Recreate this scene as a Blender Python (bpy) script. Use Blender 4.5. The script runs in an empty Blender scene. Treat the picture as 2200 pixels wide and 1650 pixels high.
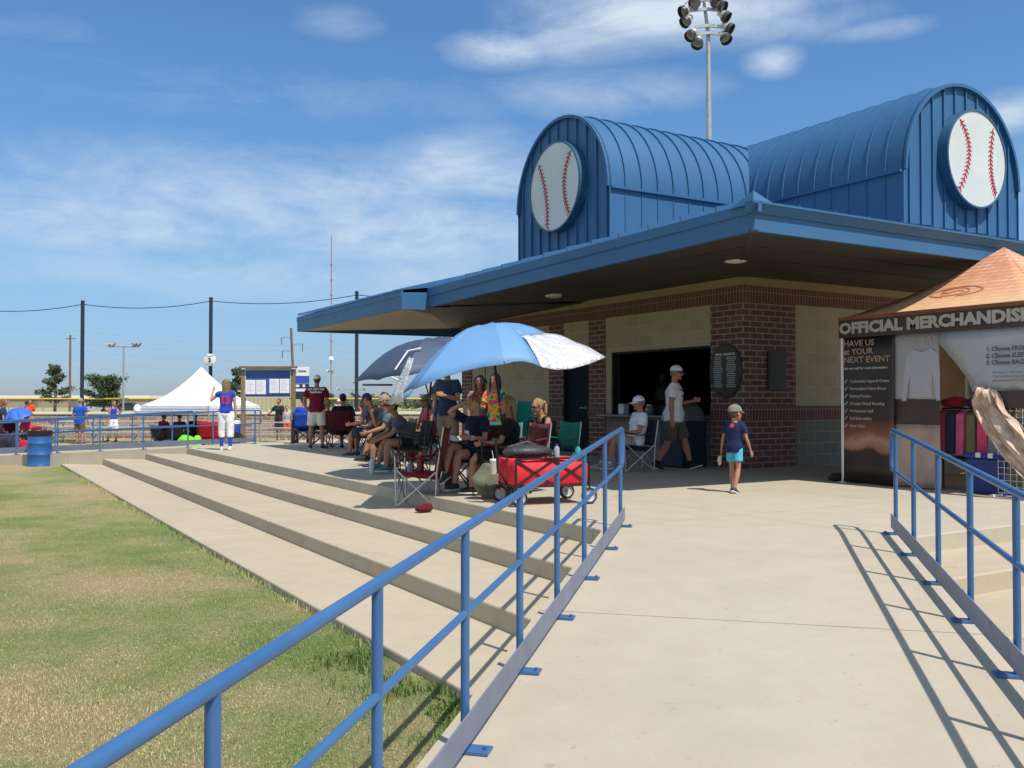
import bpy, bmesh, math, random
import numpy as np
from mathutils import Vector as V, Matrix, noise
from mathutils.bvhtree import BVHTree

random.seed(11)
SC = bpy.context.scene
COL = SC.collection
R = math.radians
PI = math.pi

# ---------------------------------------------------------------- camera frame (used to place things on the ground)
EYE = 1.15
YAW = R(31.17)
PIT = math.atan(36 / 2000)
F0 = V((math.sin(YAW), math.cos(YAW), 0))
RT = V((math.cos(YAW), -math.sin(YAW), 0))
UPZ = V((0, 0, 1))
FW = F0 * math.cos(PIT) + UPZ * math.sin(PIT)
UPC = UPZ * math.cos(PIT) - F0 * math.sin(PIT)
EYEP = V((0, 0, EYE))
def ray(u, v): return FW + RT * ((u - 1100) / 2000) + UPC * ((825 - v) / 2000)
def gp(u, v, z=0.0):                  # point of the photo on a level surface
    d = ray(u, v); return EYEP + d * ((z - EYE) / d.z)
def dp(u, v, dist):                   # point of the photo at a distance ahead
    d = ray(u, v); return EYEP + d * (dist / d.dot(F0))
def gd(u, dist, z=0.0):               # ground point straight below a column of the photo
    p = dp(u, 861, dist); return V((p.x, p.y, z))
def face(deg):                        # heading (rotation about z of a figure that looks along +y): 0 looks at the viewer, 90 to photo right
    d = -F0 * math.cos(R(deg)) + RT * math.sin(R(deg))
    return math.atan2(-d.x, d.y)

# ---------------------------------------------------------------- materials
def lin(c):
    c = c / 255.0
    return c / 12.92 if c <= 0.04045 else ((c + 0.055) / 1.055) ** 2.4
def rgb(r, g, b): return (lin(r), lin(g), lin(b), 1)
class NT:
    def __init__(s, name):
        s.m = bpy.data.materials.new(name); s.m.use_nodes = True
        s.t = s.m.node_tree; s.b = s.t.nodes['Principled BSDF']
    def n(s, typ, **kw):
        x = s.t.nodes.new(typ)
        for k, v in kw.items():
            if k.startswith('i_'): x.inputs[k[2:].replace('_', ' ')].default_value = v
            elif k.startswith('n'): x.inputs[int(k[1:])].default_value = v
            else: setattr(x, k, v)
        return x
    def l(s, a, b): s.t.links.new(a, b)
    def math(s, op, a, b=None, clamp=False):
        x = s.n('ShaderNodeMath', operation=op, use_clamp=clamp)
        for i, q in enumerate((a, b)):
            if q is None: continue
            if hasattr(q, 'links') or hasattr(q, 'is_linked'): s.l(q, x.inputs[i])
            else: x.inputs[i].default_value = q
        return x.outputs[0]
    def noise(s, vec, scale, detail=4, rough=0.55):
        x = s.n('ShaderNodeTexNoise'); x.inputs['Scale'].default_value = scale
        x.inputs['Detail'].default_value = detail; x.inputs['Roughness'].default_value = rough
        s.l(vec, x.inputs['Vector']); return x.outputs[0]
    def ramp(s, fac, stops):
        x = s.n('ShaderNodeValToRGB'); s.l(fac, x.inputs[0]); e = x.color_ramp.elements
        while len(e) < len(stops): e.new(0.5)
        for q, (p, c) in zip(e, stops): q.position = p; q.color = c
        return x.outputs[0]
    def mix(s, fac, a, b, mode='MIX'):
        x = s.n('ShaderNodeMix', data_type='RGBA', blend_type=mode)
        for i, q in ((0, fac), (6, a), (7, b)):
            if hasattr(q, 'is_linked'): s.l(q, x.inputs[i])
            else: x.inputs[i].default_value = q
        return x.outputs[2]
    def obj(s): return s.n('ShaderNodeTexCoord').outputs['Object']
    def bump(s, h, strength=0.3, dist=0.01):
        x = s.n('ShaderNodeBump'); x.inputs['Strength'].default_value = strength; x.inputs['Distance'].default_value = dist
        s.l(h, x.inputs['Height']); s.l(x.outputs[0], s.b.inputs['Normal'])
def sc(c, k): return (min(1, c[0] * k), min(1, c[1] * k), min(1, c[2] * k), 1)
def mat(name, col, rough=0.6, metal=0.0, var=0.12, scale=6.0, bump=0.0, bscale=40.0, bdist=0.004, spec=None, coat=0, trans=0):
    t = NT(name); o = t.obj()
    nz = t.noise(o, scale, 5, 0.6)
    t.l(t.ramp(nz, [(0.3, sc(col, 1 - var)), (0.7, sc(col, 1 + var))]), t.b.inputs['Base Color'])
    r2 = t.noise(o, scale * 2.7, 3)
    t.l(t.math('ADD', t.math('MULTIPLY', t.math('SUBTRACT', r2, 0.5), 0.25), rough, True), t.b.inputs['Roughness'])
    t.b.inputs['Metallic'].default_value = metal
    if spec is not None: t.b.inputs['Specular IOR Level'].default_value = spec
    if coat: t.b.inputs['Coat Weight'].default_value = coat; t.b.inputs['Coat Roughness'].default_value = 0.25
    if bump: t.bump(t.noise(o, bscale, 4, 0.6), bump, bdist)
    return t.m
def emis(name, col, k):
    t = NT(name); t.b.inputs['Base Color'].default_value = col
    t.b.inputs['Emission Color'].default_value = col; t.b.inputs['Emission Strength'].default_value = k
    return t.m
_cache = {}
def flat(r, g, b, rough=0.7, metal=0.0, var=0.08, bump=0.0):
    k = (r, g, b, rough, metal, var, bump)
    if k not in _cache: _cache[k] = mat('paint_%d_%d_%d' % (r, g, b), rgb(r, g, b), rough, metal, var, 9.0, bump)
    return _cache[k]
def cloth(r, g, b):
    k = ('c', r, g, b)
    if k not in _cache:
        t = NT('cloth_%d_%d_%d' % (r, g, b)); o = t.obj(); c = rgb(r, g, b)
        t.l(t.ramp(t.noise(o, 7, 4), [(0.3, sc(c, 0.86)), (0.7, sc(c, 1.1))]), t.b.inputs['Base Color'])
        t.b.inputs['Roughness'].default_value = 0.85; t.b.inputs['Specular IOR Level'].default_value = 0.2
        t.b.inputs['Sheen Weight'].default_value = 0.1
        h = t.math('ADD', t.noise(o, 11, 3), t.math('MULTIPLY', t.noise(o, 240, 2), 0.15))
        t.bump(h, 0.5, 0.02)
        _cache[k] = t.m
    return _cache[k]

# ---------------------------------------------------------------- mesh builder
class MB:
    def __init__(s): s.v = []; s.f = []; s.m = []; s.mi = 0
    def add(s, vs, fs):
        o = len(s.v); s.v += [tuple(p) for p in vs]
        s.f += [tuple(i + o for i in f) for f in fs]; s.m += [s.mi] * len(fs); return s
    def bx(s, x0, x1, y0, y1, z0, z1):
        return s.add([(x0, y0, z0), (x1, y0, z0), (x1, y1, z0), (x0, y1, z0), (x0, y0, z1), (x1, y0, z1), (x1, y1, z1), (x0, y1, z1)],
                     [(0, 3, 2, 1), (4, 5, 6, 7), (0, 1, 5, 4), (1, 2, 6, 5), (2, 3, 7, 6), (3, 0, 4, 7)])
    def box(s, c, d, rot=None):
        c = V(c); q = []
        for k in ((-1, -1, -1), (1, -1, -1), (1, 1, -1), (-1, 1, -1), (-1, -1, 1), (1, -1, 1), (1, 1, 1), (-1, 1, 1)):
            p = V((k[0] * d[0] / 2, k[1] * d[1] / 2, k[2] * d[2] / 2)); q.append(c + (rot @ p if rot else p))
        return s.add(q, [(0, 3, 2, 1), (4, 5, 6, 7), (0, 1, 5, 4), (1, 2, 6, 5), (2, 3, 7, 6), (3, 0, 4, 7)])
    def bar(s, a, b, w, h, up=UPZ):           # rectangular bar from a to b
        a = V(a); b = V(b); d = (b - a).normalized(); x = d.cross(up)
        if x.length < 1e-4: x = d.cross(V((1, 0, 0)))
        x.normalize(); z = x.cross(d)
        q = [p + x * (i * w / 2) + z * (j * h / 2) for p in (a, b) for i, j in ((-1, -1), (1, -1), (1, 1), (-1, 1))]
        return s.add(q, [(0, 3, 2, 1), (4, 5, 6, 7), (0, 1, 5, 4), (1, 2, 6, 5), (2, 3, 7, 6), (3, 0, 4, 7)])
    def loft(s, rings, cap=True, closed=True):
        n = len(rings[0]); vs = [p for r in rings for p in r]; fs = []
        for i in range(len(rings) - 1):
            for j in range(n if closed else n - 1):
                k = (j + 1) % n
                fs.append((i * n + j, i * n + k, (i + 1) * n + k, (i + 1) * n + j))
        if cap and closed:
            fs.append(tuple(range(n - 1, -1, -1))); fs.append(tuple((len(rings) - 1) * n + j for j in range(n)))
        return s.add(vs, fs)
    def tube(s, pts, r, n=8, cap=True, side=None, flat=None):
        pts = [V(p) for p in pts]; N = len(pts)
        rr = r if isinstance(r, (list, tuple)) else [r] * N
        prev = None; rings = []
        for i, p in enumerate(pts):
            d = (pts[min(i + 1, N - 1)] - pts[max(i - 1, 0)]).normalized()
            if prev is None:
                x = V(side) if side is not None else (V((0, 0, 1)) if abs(d.z) < 0.9 else V((1, 0, 0)))
            else: x = prev
            x = x - d * x.dot(d)
            if x.length < 1e-5: x = d.orthogonal()
            x.normalize(); prev = x; y = d.cross(x)
            q = rr[i]; a, b = q if isinstance(q, (tuple, list)) else (q, q)
            rings.append([p + x * (a * math.cos(2 * PI * k / n)) + y * (b * math.sin(2 * PI * k / n)) for k in range(n)])
        return s.loft(rings, cap)
    def ell(s, c, r, rot=None, nu=14, nv=9):
        c = V(c); rings = []
        for i in range(nv + 1):
            t = -PI / 2 + PI * i / nv; t = max(-PI / 2 + 0.08, min(PI / 2 - 0.08, t))
            ring = []
            for j in range(nu):
                a = 2 * PI * j / nu
                p = V((r[0] * math.cos(t) * math.cos(a), r[1] * math.cos(t) * math.sin(a), r[2] * math.sin(t)))
                ring.append(c + (rot @ p if rot else p))
            rings.append(ring)
        return s.loft(rings)
    def lathe(s, prof, n=20, c=(0, 0, 0), rot=None, cap=True):
        c = V(c); rings = []
        for r, z in prof:
            ring = [V((r * math.cos(2 * PI * k / n), r * math.sin(2 * PI * k / n), z)) for k in range(n)]
            rings.append([c + (rot @ p if rot else p) for p in ring])
        return s.loft(rings, cap)
    def prism(s, poly, vec):
        a = [V(p) for p in poly]; b = [p + V(vec) for p in a]; n = len(a)
        return s.add(a + b, [tuple(range(n - 1, -1, -1)), tuple(range(n, 2 * n))] + [(i, (i + 1) % n, n + (i + 1) % n, n + i) for i in range(n)])
    def face(s, *p): return s.add(p, [tuple(range(len(p)))])
    def build(s, name, mats, parent=None, smooth=None, world=False, bevel=0, loc=None, solid=0, norm=True, sub=0, dome=False):
        me = bpy.data.meshes.new(name); me.from_pydata([tuple(p) for p in s.v], [], s.f)
        if not isinstance(mats, (list, tuple)): mats = [mats]
        for m in mats: me.materials.append(m)
        if len(mats) > 1: me.polygons.foreach_set('material_index', s.m)
        if norm:
            b = bmesh.new(); b.from_mesh(me); bmesh.ops.recalc_face_normals(b, faces=b.faces); b.to_mesh(me); b.free()
        if dome:                                   # open shell: every face looks up and out
            b = bmesh.new(); b.from_mesh(me); bmesh.ops.remove_doubles(b, verts=b.verts, dist=1e-4); b.normal_update()
            fl_ = [q for q in b.faces if q.normal.z < 0]
            if fl_: bmesh.ops.reverse_faces(b, faces=fl_)
            b.to_mesh(me); b.free()
        if smooth is not None:
            me.polygons.foreach_set('use_smooth', [True] * len(me.polygons))
            if smooth < 180: me.set_sharp_from_angle(angle=R(smooth))
        me.update()
        return link(me, name, parent, world, loc, bevel, solid, sub)
def link(me, name, parent=None, world=False, loc=None, bevel=0, solid=0, sub=0):
    o = bpy.data.objects.new(name, me); COL.objects.link(o)
    if parent:
        o.parent = parent
        if world:
            q = parent; off = V((0, 0, 0))
            while q: off += V(q.location); q = q.parent
            o.location = -off
    if loc is not None: o.location = loc
    if bevel:
        m = o.modifiers.new('bevel', 'BEVEL'); m.width = bevel; m.segments = 2; m.limit_method = 'ANGLE'; m.angle_limit = R(40)
    if solid:
        m = o.modifiers.new('solid', 'SOLIDIFY'); m.thickness = abs(solid); m.offset = -1 if solid > 0 else 1
        if len(me.materials) > 1 and solid: m.material_offset = 1; m.material_offset_rim = 0
    if sub:
        m = o.modifiers.new('sub', 'SUBSURF'); m.levels = sub; m.render_levels = sub
    return o
def thing(name, label, cat, loc=(0, 0, 0), rz=0, group=None):
    o = bpy.data.objects.new(name, None); COL.objects.link(o); o.empty_display_size = 0.2
    o.location = loc; o.rotation_euler = (0, 0, rz); o['label'] = label; o['category'] = cat
    if group: o['group'] = group
    return o
def tag(o, label, cat, group=None):
    o['label'] = label; o['category'] = cat
    if group: o['group'] = group
    return o
def kind(o, k): o['kind'] = k; return o
def copy_tree(o, parent=None):
    c = o.copy(); COL.objects.link(c)
    if parent: c.parent = parent
    for ch in list(o.children): copy_tree(ch, c)
    return c
def text_mb(s, size, org, xd, yd, depth=0.0, align='CENTER', font_bold=0.0, sx=1.0, shear=0):
    """lettering as mesh: origin, x direction and y direction in space"""
    cu = bpy.data.curves.new('lettering', 'FONT'); cu.body = s; cu.size = size; cu.align_x = align; cu.align_y = 'CENTER'
    cu.offset = font_bold; cu.resolution_u = 2; cu.shear = shear
    ob = bpy.data.objects.new('lettering', cu); COL.objects.link(ob)
    bpy.context.view_layer.update()
    me = ob.to_mesh(); xd = V(xd); yd = V(yd); org = V(org)
    m = MB(); m.add([org + xd * (v.co.x * sx) + yd * v.co.y for v in me.vertices], [tuple(p.vertices) for p in me.polygons])
    ob.to_mesh_clear(); bpy.data.objects.remove(ob); bpy.data.curves.remove(cu)
    return m
def merge(a, b):
    a.add(b.v, b.f); return a
# ---------------------------------------------------------------- materials of the place
def concrete(name, a, b, dirt=0.75, joints=0):
    t = NT(name); o = t.obj()
    big = t.noise(o, 0.45, 4, 0.6); mid = t.noise(o, 3.2, 5, 0.65); fine = t.noise(o, 70, 3, 0.7)
    c = t.ramp(t.math('ADD', t.math('MULTIPLY', big, 0.5), t.math('MULTIPLY', mid, 0.5)), [(0.36, b), (0.64, a)])
    c = t.mix(t.math('MULTIPLY', fine, 0.22), c, sc(b, 0.6))
    sp = t.ramp(t.noise(o, 26, 2, 0.4), [(0.71, (0, 0, 0, 1)), (0.77, (1, 1, 1, 1))])
    c = t.mix(t.math('MULTIPLY', sp, 0.28), c, (0.12, 0.09, 0.06, 1))
    st = t.ramp(t.noise(o, 0.9, 6, 0.7), [(0.6, (0, 0, 0, 1)), (0.74, (1, 1, 1, 1))])
    c = t.mix(t.math('MULTIPLY', st, 0.22), c, sc(b, dirt))
    vr = t.n('ShaderNodeTexVoronoi'); vr.feature = 'DISTANCE_TO_EDGE'; vr.inputs['Scale'].default_value = 0.33
    wv = t.n('ShaderNodeVectorMath', operation='ADD'); t.l(o, wv.inputs[0]); nzc = t.n('ShaderNodeTexNoise'); nzc.inputs['Scale'].default_value = 2.5; nzc.inputs['Detail'].default_value = 6; t.l(o, nzc.inputs[0]); t.l(nzc.outputs[1], wv.inputs[1]); t.l(wv.outputs[0], vr.inputs['Vector'])
    ck = t.ramp(vr.outputs['Distance'], [(0.0, (1, 1, 1, 1)), (0.0035, (0, 0, 0, 1))])
    ckm = t.ramp(t.noise(o, 0.5, 2), [(0.54, (0, 0, 0, 1)), (0.6, (1, 1, 1, 1))])
    c = t.mix(t.math('MULTIPLY', t.math('MULTIPLY', ck, ckm), 0.55), c, sc(b, 0.35))
    gum = t.n('ShaderNodeTexVoronoi'); gum.inputs['Scale'].default_value = 2.1; t.l(o, gum.inputs['Vector'])
    gm = t.ramp(gum.outputs['Distance'], [(0.035, (1, 1, 1, 1)), (0.06, (0, 0, 0, 1))])
    c = t.mix(t.math('MULTIPLY', gm, 0.33), c, sc(b, 0.45))
    if joints:
        sx = t.n('ShaderNodeSeparateXYZ'); t.l(o, sx.inputs[0])
        for q in (0, 1):
            fr = t.math('ABSOLUTE', t.math('SUBTRACT', t.math('FRACT', t.math('DIVIDE', t.math('ADD', sx.outputs[q], 0.9), joints)), 0.5))
            c = t.mix(t.math('MULTIPLY', t.math('LESS_THAN', fr, 0.0022), 0.5), c, sc(b, 0.3))
    t.l(c, t.b.inputs['Base Color']); t.b.inputs['Roughness'].default_value = 0.85
    t.b.inputs['Specular IOR Level'].default_value = 0.25
    t.bump(t.math('ADD', t.math('MULTIPLY', fine, 0.5), mid), 0.25, 0.006)
    return t.m
m_conc = concrete('concrete', (0.495, 0.435, 0.335, 1), (0.43, 0.375, 0.285, 1))
m_plat = concrete('platform_concrete', (0.495, 0.437, 0.335, 1), (0.43, 0.375, 0.285, 1), joints=3.1)
m_conc2 = concrete('step_concrete', (0.50, 0.425, 0.31, 1), (0.43, 0.36, 0.26, 1))

def grass_mat():
    t = NT('lawn'); o = t.obj()
    a = t.noise(o, 0.30, 5, 0.6); b = t.noise(o, 1.7, 6, 0.7); f = t.noise(o, 22, 4, 0.75)
    k = t.math('ADD', t.math('MULTIPLY', a, 0.72), t.math('ADD', t.math('MULTIPLY', b, 0.30), t.math('MULTIPLY', f, 0.10)))
    c = t.ramp(k, [(0.45, (0.23, 0.30, 0.10, 1)), (0.53, (0.35, 0.37, 0.155, 1)), (0.595, (0.48, 0.415, 0.215, 1)), (0.67, (0.56, 0.43, 0.25, 1))])
    g = t.noise(o, 130, 3, 0.8)
    c = t.mix(t.math('MULTIPLY', g, 0.5), c, t.mix(0.5, c, (0.03, 0.04, 0.012, 1)))
    t.l(c, t.b.inputs['Base Color']); t.b.inputs['Roughness'].default_value = 0.95; t.b.inputs['Specular IOR Level'].default_value = 0.1
    t.bump(t.math('ADD', f, g), 0.9, 0.03)
    return t.m
m_lawn = grass_mat()
def blade_mat():
    t = NT('grass_blade'); o = t.obj()
    a = t.noise(o, 0.30, 5, 0.6); b = t.noise(o, 1.7, 5, 0.7); f = t.noise(o, 60, 2, 0.7)
    k = t.math('ADD', t.math('MULTIPLY', a, 0.72), t.math('ADD', t.math('MULTIPLY', b, 0.30), t.math('MULTIPLY', f, 0.10)))
    c = t.ramp(k, [(0.45, (0.20, 0.29, 0.09, 1)), (0.53, (0.31, 0.345, 0.14, 1)), (0.595, (0.46, 0.405, 0.205, 1)), (0.67, (0.55, 0.43, 0.25, 1))])
    t.l(c, t.b.inputs['Base Color']); t.b.inputs['Roughness'].default_value = 0.8; t.b.inputs['Specular IOR Level'].default_value = 0.15
    return t.m
m_blade = blade_mat()
m_tuft = mat('green_tuft', (0.13, 0.20, 0.055, 1), 0.7, 0, 0.35, 5, spec=0.2)

def bricks(name, c1, c2, mortar, bw, bh, ms, vec='sum', offset=0.5, rough=0.85, flipv=False, mort_b=0.6):
    t = NT(name); o = t.obj(); sp = t.n('ShaderNodeSeparateXYZ'); t.l(o, sp.inputs[0])
    u = t.math('ADD', sp.outputs[0], sp.outputs[1]); cb = t.n('ShaderNodeCombineXYZ')
    t.l(u, cb.inputs[0]); t.l(sp.outputs[2], cb.inputs[1])
    br = t.n('ShaderNodeTexBrick'); t.l(cb.outputs[0], br.inputs['Vector']); br.offset = offset
    br.inputs['Color1'].default_value = c1; br.inputs['Color2'].default_value = c2; br.inputs['Mortar'].default_value = mortar
    br.inputs['Scale'].default_value = 1; br.inputs['Mortar Size'].default_value = ms; br.inputs['Brick Width'].default_value = bw
    br.inputs['Row Height'].default_value = bh; br.inputs['Bias'].default_value = 0; br.inputs['Mortar Smooth'].default_value = 0.1
    nz = t.noise(o, 14, 5, 0.65)
    c = t.mix(t.math('MULTIPLY', nz, 0.5), br.outputs['Color'], t.mix(1.0, br.outputs['Color'], (0.55, 0.5, 0.5, 1), 'MULTIPLY'))
    t.l(c, t.b.inputs['Base Color']); t.b.inputs['Roughness'].default_value = rough
    h = t.math('ADD', t.math('MULTIPLY', br.outputs['Fac'], -1.0), t.math('MULTIPLY', t.noise(o, 60, 3), 0.25))
    t.bump(h, 0.6, 0.008)
    return t.m
m_brick = bricks('red_brick', (0.135, 0.058, 0.050, 1), (0.205, 0.090, 0.076, 1), (0.36, 0.30, 0.265, 1), 0.30, 0.1, 0.011)
m_soldier = bricks('soldier_brick', (0.14, 0.054, 0.044, 1), (0.21, 0.080, 0.064, 1), (0.30, 0.25, 0.22, 1), 0.072, 0.5, 0.008, offset=0)
m_block = bricks('tan_block', (0.45, 0.385, 0.265, 1), (0.52, 0.445, 0.305, 1), (0.60, 0.53, 0.41, 1), 0.4, 0.2, 0.007)
m_gblock = bricks('grey_block', (0.20, 0.185, 0.165, 1), (0.25, 0.23, 0.20, 1), (0.36, 0.33, 0.29, 1), 0.4, 0.2, 0.008)
m_fbrick = bricks('field_wall_brick', (0.25, 0.11, 0.085, 1), (0.44, 0.30, 0.23, 1), (0.5, 0.44, 0.38, 1), 0.42, 0.16, 0.02)
m_blue = mat('blue_metal', (0.040, 0.128, 0.265, 1), 0.5, 0.0, 0.07, 0.8, spec=0.3, bump=0.2, bscale=1.6, bdist=0.02)
m_navy = mat('navy_metal', (0.030, 0.085, 0.19, 1), 0.45, 0.0, 0.06, 0.8)
m_rim = mat('medallion_rim', (0.030, 0.10, 0.19, 1), 0.4, 0, 0.1, 2)
def rail_mat():
    t = NT('rail_paint'); o = t.obj()
    c = t.ramp(t.noise(o, 2.5, 5, 0.6), [(0.3, (0.036, 0.112, 0.27, 1)), (0.7, (0.052, 0.145, 0.32, 1))])
    chips = t.ramp(t.noise(o, 34, 4, 0.7), [(0.70, (0, 0, 0, 1)), (0.75, (1, 1, 1, 1))])
    c = t.mix(t.math('MULTIPLY', chips, 0.45), c, (0.16, 0.19, 0.24, 1))
    t.l(c, t.b.inputs['Base Color']); t.b.inputs['Roughness'].default_value = 0.38
    t.bump(t.noise(o, 40, 3), 0.12, 0.003)
    return t.m
m_rail = rail_mat()
m_kick = mat('kick_plate_paint', (0.16, 0.185, 0.26, 1), 0.5, 0.0, 0.16, 3, bump=0.15, bscale=25)
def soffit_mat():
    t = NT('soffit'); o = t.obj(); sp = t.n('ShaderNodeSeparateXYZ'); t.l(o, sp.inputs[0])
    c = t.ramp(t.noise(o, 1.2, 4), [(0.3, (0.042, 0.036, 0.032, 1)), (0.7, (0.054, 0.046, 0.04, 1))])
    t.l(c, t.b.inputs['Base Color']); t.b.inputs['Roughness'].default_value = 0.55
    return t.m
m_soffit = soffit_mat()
m_soffit_bounce = mat('soffit_bounce', (0.40, 0.32, 0.22, 1), 0.6, 0, 0.1, 1.2)  # lighter copy of the soffit, ground bounce light painted into its colour
m_trim = mat('tan_trim', (0.34, 0.27, 0.145, 1), 0.7, 0, 0.08, 2)
m_white = mat('white_paint', (0.72, 0.72, 0.70, 1), 0.5, 0, 0.05, 3)
m_ball = mat('white_ball_panel', (0.60, 0.62, 0.60, 1), 0.5, 0, 0.07, 1.2)
m_stitch = mat('red_stitch', (0.42, 0.022, 0.05, 1), 0.6, 0, 0.1, 8)
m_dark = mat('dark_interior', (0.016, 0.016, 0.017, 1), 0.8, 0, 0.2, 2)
m_black = mat('black_plastic', (0.02, 0.02, 0.022, 1), 0.5, 0, 0.2, 8)
m_blackrod = mat('black_rod', (0.018, 0.018, 0.02, 1), 0.4, 0.2, 0.2, 8)
m_silver = mat('grey_tube', (0.52, 0.52, 0.53, 1), 0.35, 0.6, 0.08, 8)
m_galv = mat('galvanised_steel', (0.42, 0.43, 0.44, 1), 0.45, 0.55, 0.15, 4)
m_alu = mat('aluminium', (0.55, 0.55, 0.54, 1), 0.45, 0.5, 0.1, 4)
m_door = mat('door_paint', (0.006, 0.013, 0.024, 1), 0.7, 0, 0.1, 2, spec=0.15)
m_wood = mat('wood_post', (0.21, 0.165, 0.105, 1), 0.8, 0, 0.25, 9)
m_pole = mat('pole_black', (0.018, 0.026, 0.045, 1), 0.5, 0.1, 0.15, 3)
m_yellow = mat('yellow_cap', (0.62, 0.42, 0.07, 1), 0.6, 0, 0.08, 3)
m_paper = mat('paper', (0.80, 0.81, 0.86, 1), 0.8, 0, 0.03, 6)
m_ink = mat('ink', (0.05, 0.05, 0.055, 1), 0.8, 0, 0.1, 9)
m_lens = mat('downlight_lens', (0.75, 0.68, 0.52, 1), 0.4, 0, 0.05, 9)
# ---------------------------------------------------------------- ground, platform, steps, ramps
LAWN = -0.51
g = MB(); g.face((-900, -300, LAWN), (900, -300, LAWN), (900, 900, LAWN), (-900, 900, LAWN))
kind(g.build('lawn', m_lawn), 'structure')

def slab(m, poly, top, bot=-0.9):
    m.prism([(x, y, bot) for x, y in poly], (0, 0, top - bot))
S2 = math.sqrt(2)
def sc_xy(s, c): return ((s + c) / S2, (s - c) / S2)
RAMP_TOP = 8.62; CL, CR = -1.22, 1.42; RS = 0.05
def ramp_z(s): return min(0.0, -RS * (RAMP_TOP - s))
a = sc_xy(RAMP_TOP, CL); b = sc_xy(RAMP_TOP, CR)
m = MB()
YL = 5 - CL * S2                   # where the ramp side meets the platform edge
xr = 5 + CR * S2
slab(m, [(5, YL), a, b, (xr, 5), (17.0, 5), (17.0, 17.5), (5, 17.5)], 0)
slab(m, [(5, 17.508), (17.0, 17.508), (17.0, 26.6), (8.0, 26.6), (6.66, 25.26), (5, 23.6)], 0)
slab(m, [(17.008, 5), (48, 5), (48, 17.5), (17.008, 17.5)], 0)
slab(m, [(17.008, 17.508), (48, 17.508), (48, 26.6), (17.008, 26.6)], 0)
kind(m.build('platform', m_plat, bevel=0.012), 'structure')
m = MB()
for x0, x1, top in ((4.18, 5.03, -0.15), (3.32, 4.21, -0.30), (2.45, 3.35, -0.45)):
    cuts = [x0 - CL * S2, 11.2, 17.6, 28.6 - x0]
    for i in range(3):
        y0 = cuts[i] + (0.005 if i else 0); y1 = cuts[i + 1] - (0.005 if i < 2 else 0)
        y0b = y0 if i else x1 - CL * S2; y1b = y1 if i < 2 else 28.6 - x1
        slab(m, [(x0, y0), (x1, y0b), (x1, y1b), (x0, y1)], top)
kind(m.build('steps', m_conc2, bevel=0.014), 'structure')
m = MB()
for y0, y1, top in ((4.18, 5.03, -0.15), (3.32, 4.21, -0.30), (2.45, 3.35, -0.45)):
    cuts = [y0 + CR * S2, 13.5, 30, 48]
    for i in range(3):
        x0 = cuts[i] + (0.005 if i else 0); x1 = cuts[i + 1] - 0.005
        slab(m, [(x0, y0), (x1, y0), (x1, y1), (x0 if i else y1 + CR * S2, y1)], top)
kind(m.build('side_steps', m_conc2, bevel=0.014), 'structure')
def ramp(name, org, ds, dc, c0, c1, length, ztop, joints, mt):
    """sloping slab: org is the point of the top line at c=0; ds points downhill"""
    m = MB(); org = V(org); ds = V(ds); dc = V(dc); cuts = [0] + joints + [length]
    for i in range(len(cuts) - 1):
        s0 = cuts[i] + (0.006 if i else 0.0); s1 = cuts[i + 1] - 0.006
        q = [org + ds * s + dc * c for s, c in ((s0, c0), (s0, c1), (s1, c1), (s1, c0))]
        zt = [ztop - RS * s for s in (s0, s0, s1, s1)]
        top = [V((p.x, p.y, z)) for p, z in zip(q, zt)]; bot = [V((p.x, p.y, -0.95)) for p in q]
        m.add(top + bot, [(0, 1, 2, 3), (7, 6, 5, 4), (0, 4, 5, 1), (1, 5, 6, 2), (2, 6, 7, 3), (3, 7, 4, 0)])
    q0 = org + dc * (c0 + 0.05); q1 = org + dc * (c1 - 0.05)           # dark joint filler just below the surface
    m.mi = 1
    e0, e1 = q0 + ds * 0.02, q1 + ds * 0.02; f0, f1 = q0 + ds * (length - 0.05), q1 + ds * (length - 0.05)
    zz = lambda s: ztop - RS * s - 0.012
    m.add([(e0.x, e0.y, zz(0.02)), (e1.x, e1.y, zz(0.02)), (f1.x, f1.y, zz(length)), (f0.x, f0.y, zz(length))], [(0, 1, 2, 3)])
    return kind(m.build(name, [mt, m_wood]), 'structure')
o0 = sc_xy(RAMP_TOP + 0.0, 0)
ramp('ramp', (o0[0], o0[1], 0), (-1 / S2, -1 / S2, 0), (1 / S2, -1 / S2, 0), CL, CR, 12.5, 0.0, [2.95, 6.5], m_conc)
ramp('far_ramp', (5.0, 23.6, 0), (-1 / S2, 1 / S2, 0), (1 / S2, 1 / S2, 0), 0, 2.35, 10.2, 0.0, [3.4, 6.8], m_conc)
m = MB()                                              # path that leaves the far ramp along the lawn
e = V((5.0, 23.6, 0)) + V((-1 / S2, 1 / S2, 0)) * 10.1; d = -RT
p0 = e; p1 = e + V((1 / S2, 1 / S2, 0)) * 2.35
m.prism([(p0.x, p0.y, -0.62), (p1.x, p1.y, -0.62), (p1.x - 25, p1.y + 13, -0.62), (p0.x - 25, p0.y + 13, -0.62)], (0, 0, 0.118))
kind(m.build('path', m_conc), 'structure')
# field beyond the low wall
m = MB(); q = [gd(-500, 44), gd(1500, 44), gd(1500, 58), gd(-500, 58)]
m.face(*[(p.x, p.y, LAWN + 0.02) for p in q])
kind(m.build('infield_dirt', mat('infield', (0.36, 0.22, 0.13, 1), 0.95, 0, 0.1, 0.6)), 'structure')
m = MB(); q = [gd(-900, 58.1), gd(1800, 58.1), gd(1800, 108), gd(-900, 108)]
m.face(*[(p.x, p.y, LAWN + 0.02) for p in q])
kind(m.build('outfield', mat('outfield_turf', (0.13, 0.155, 0.06, 1), 0.95, 0, 0.2, 0.3)), 'structure')

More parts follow.
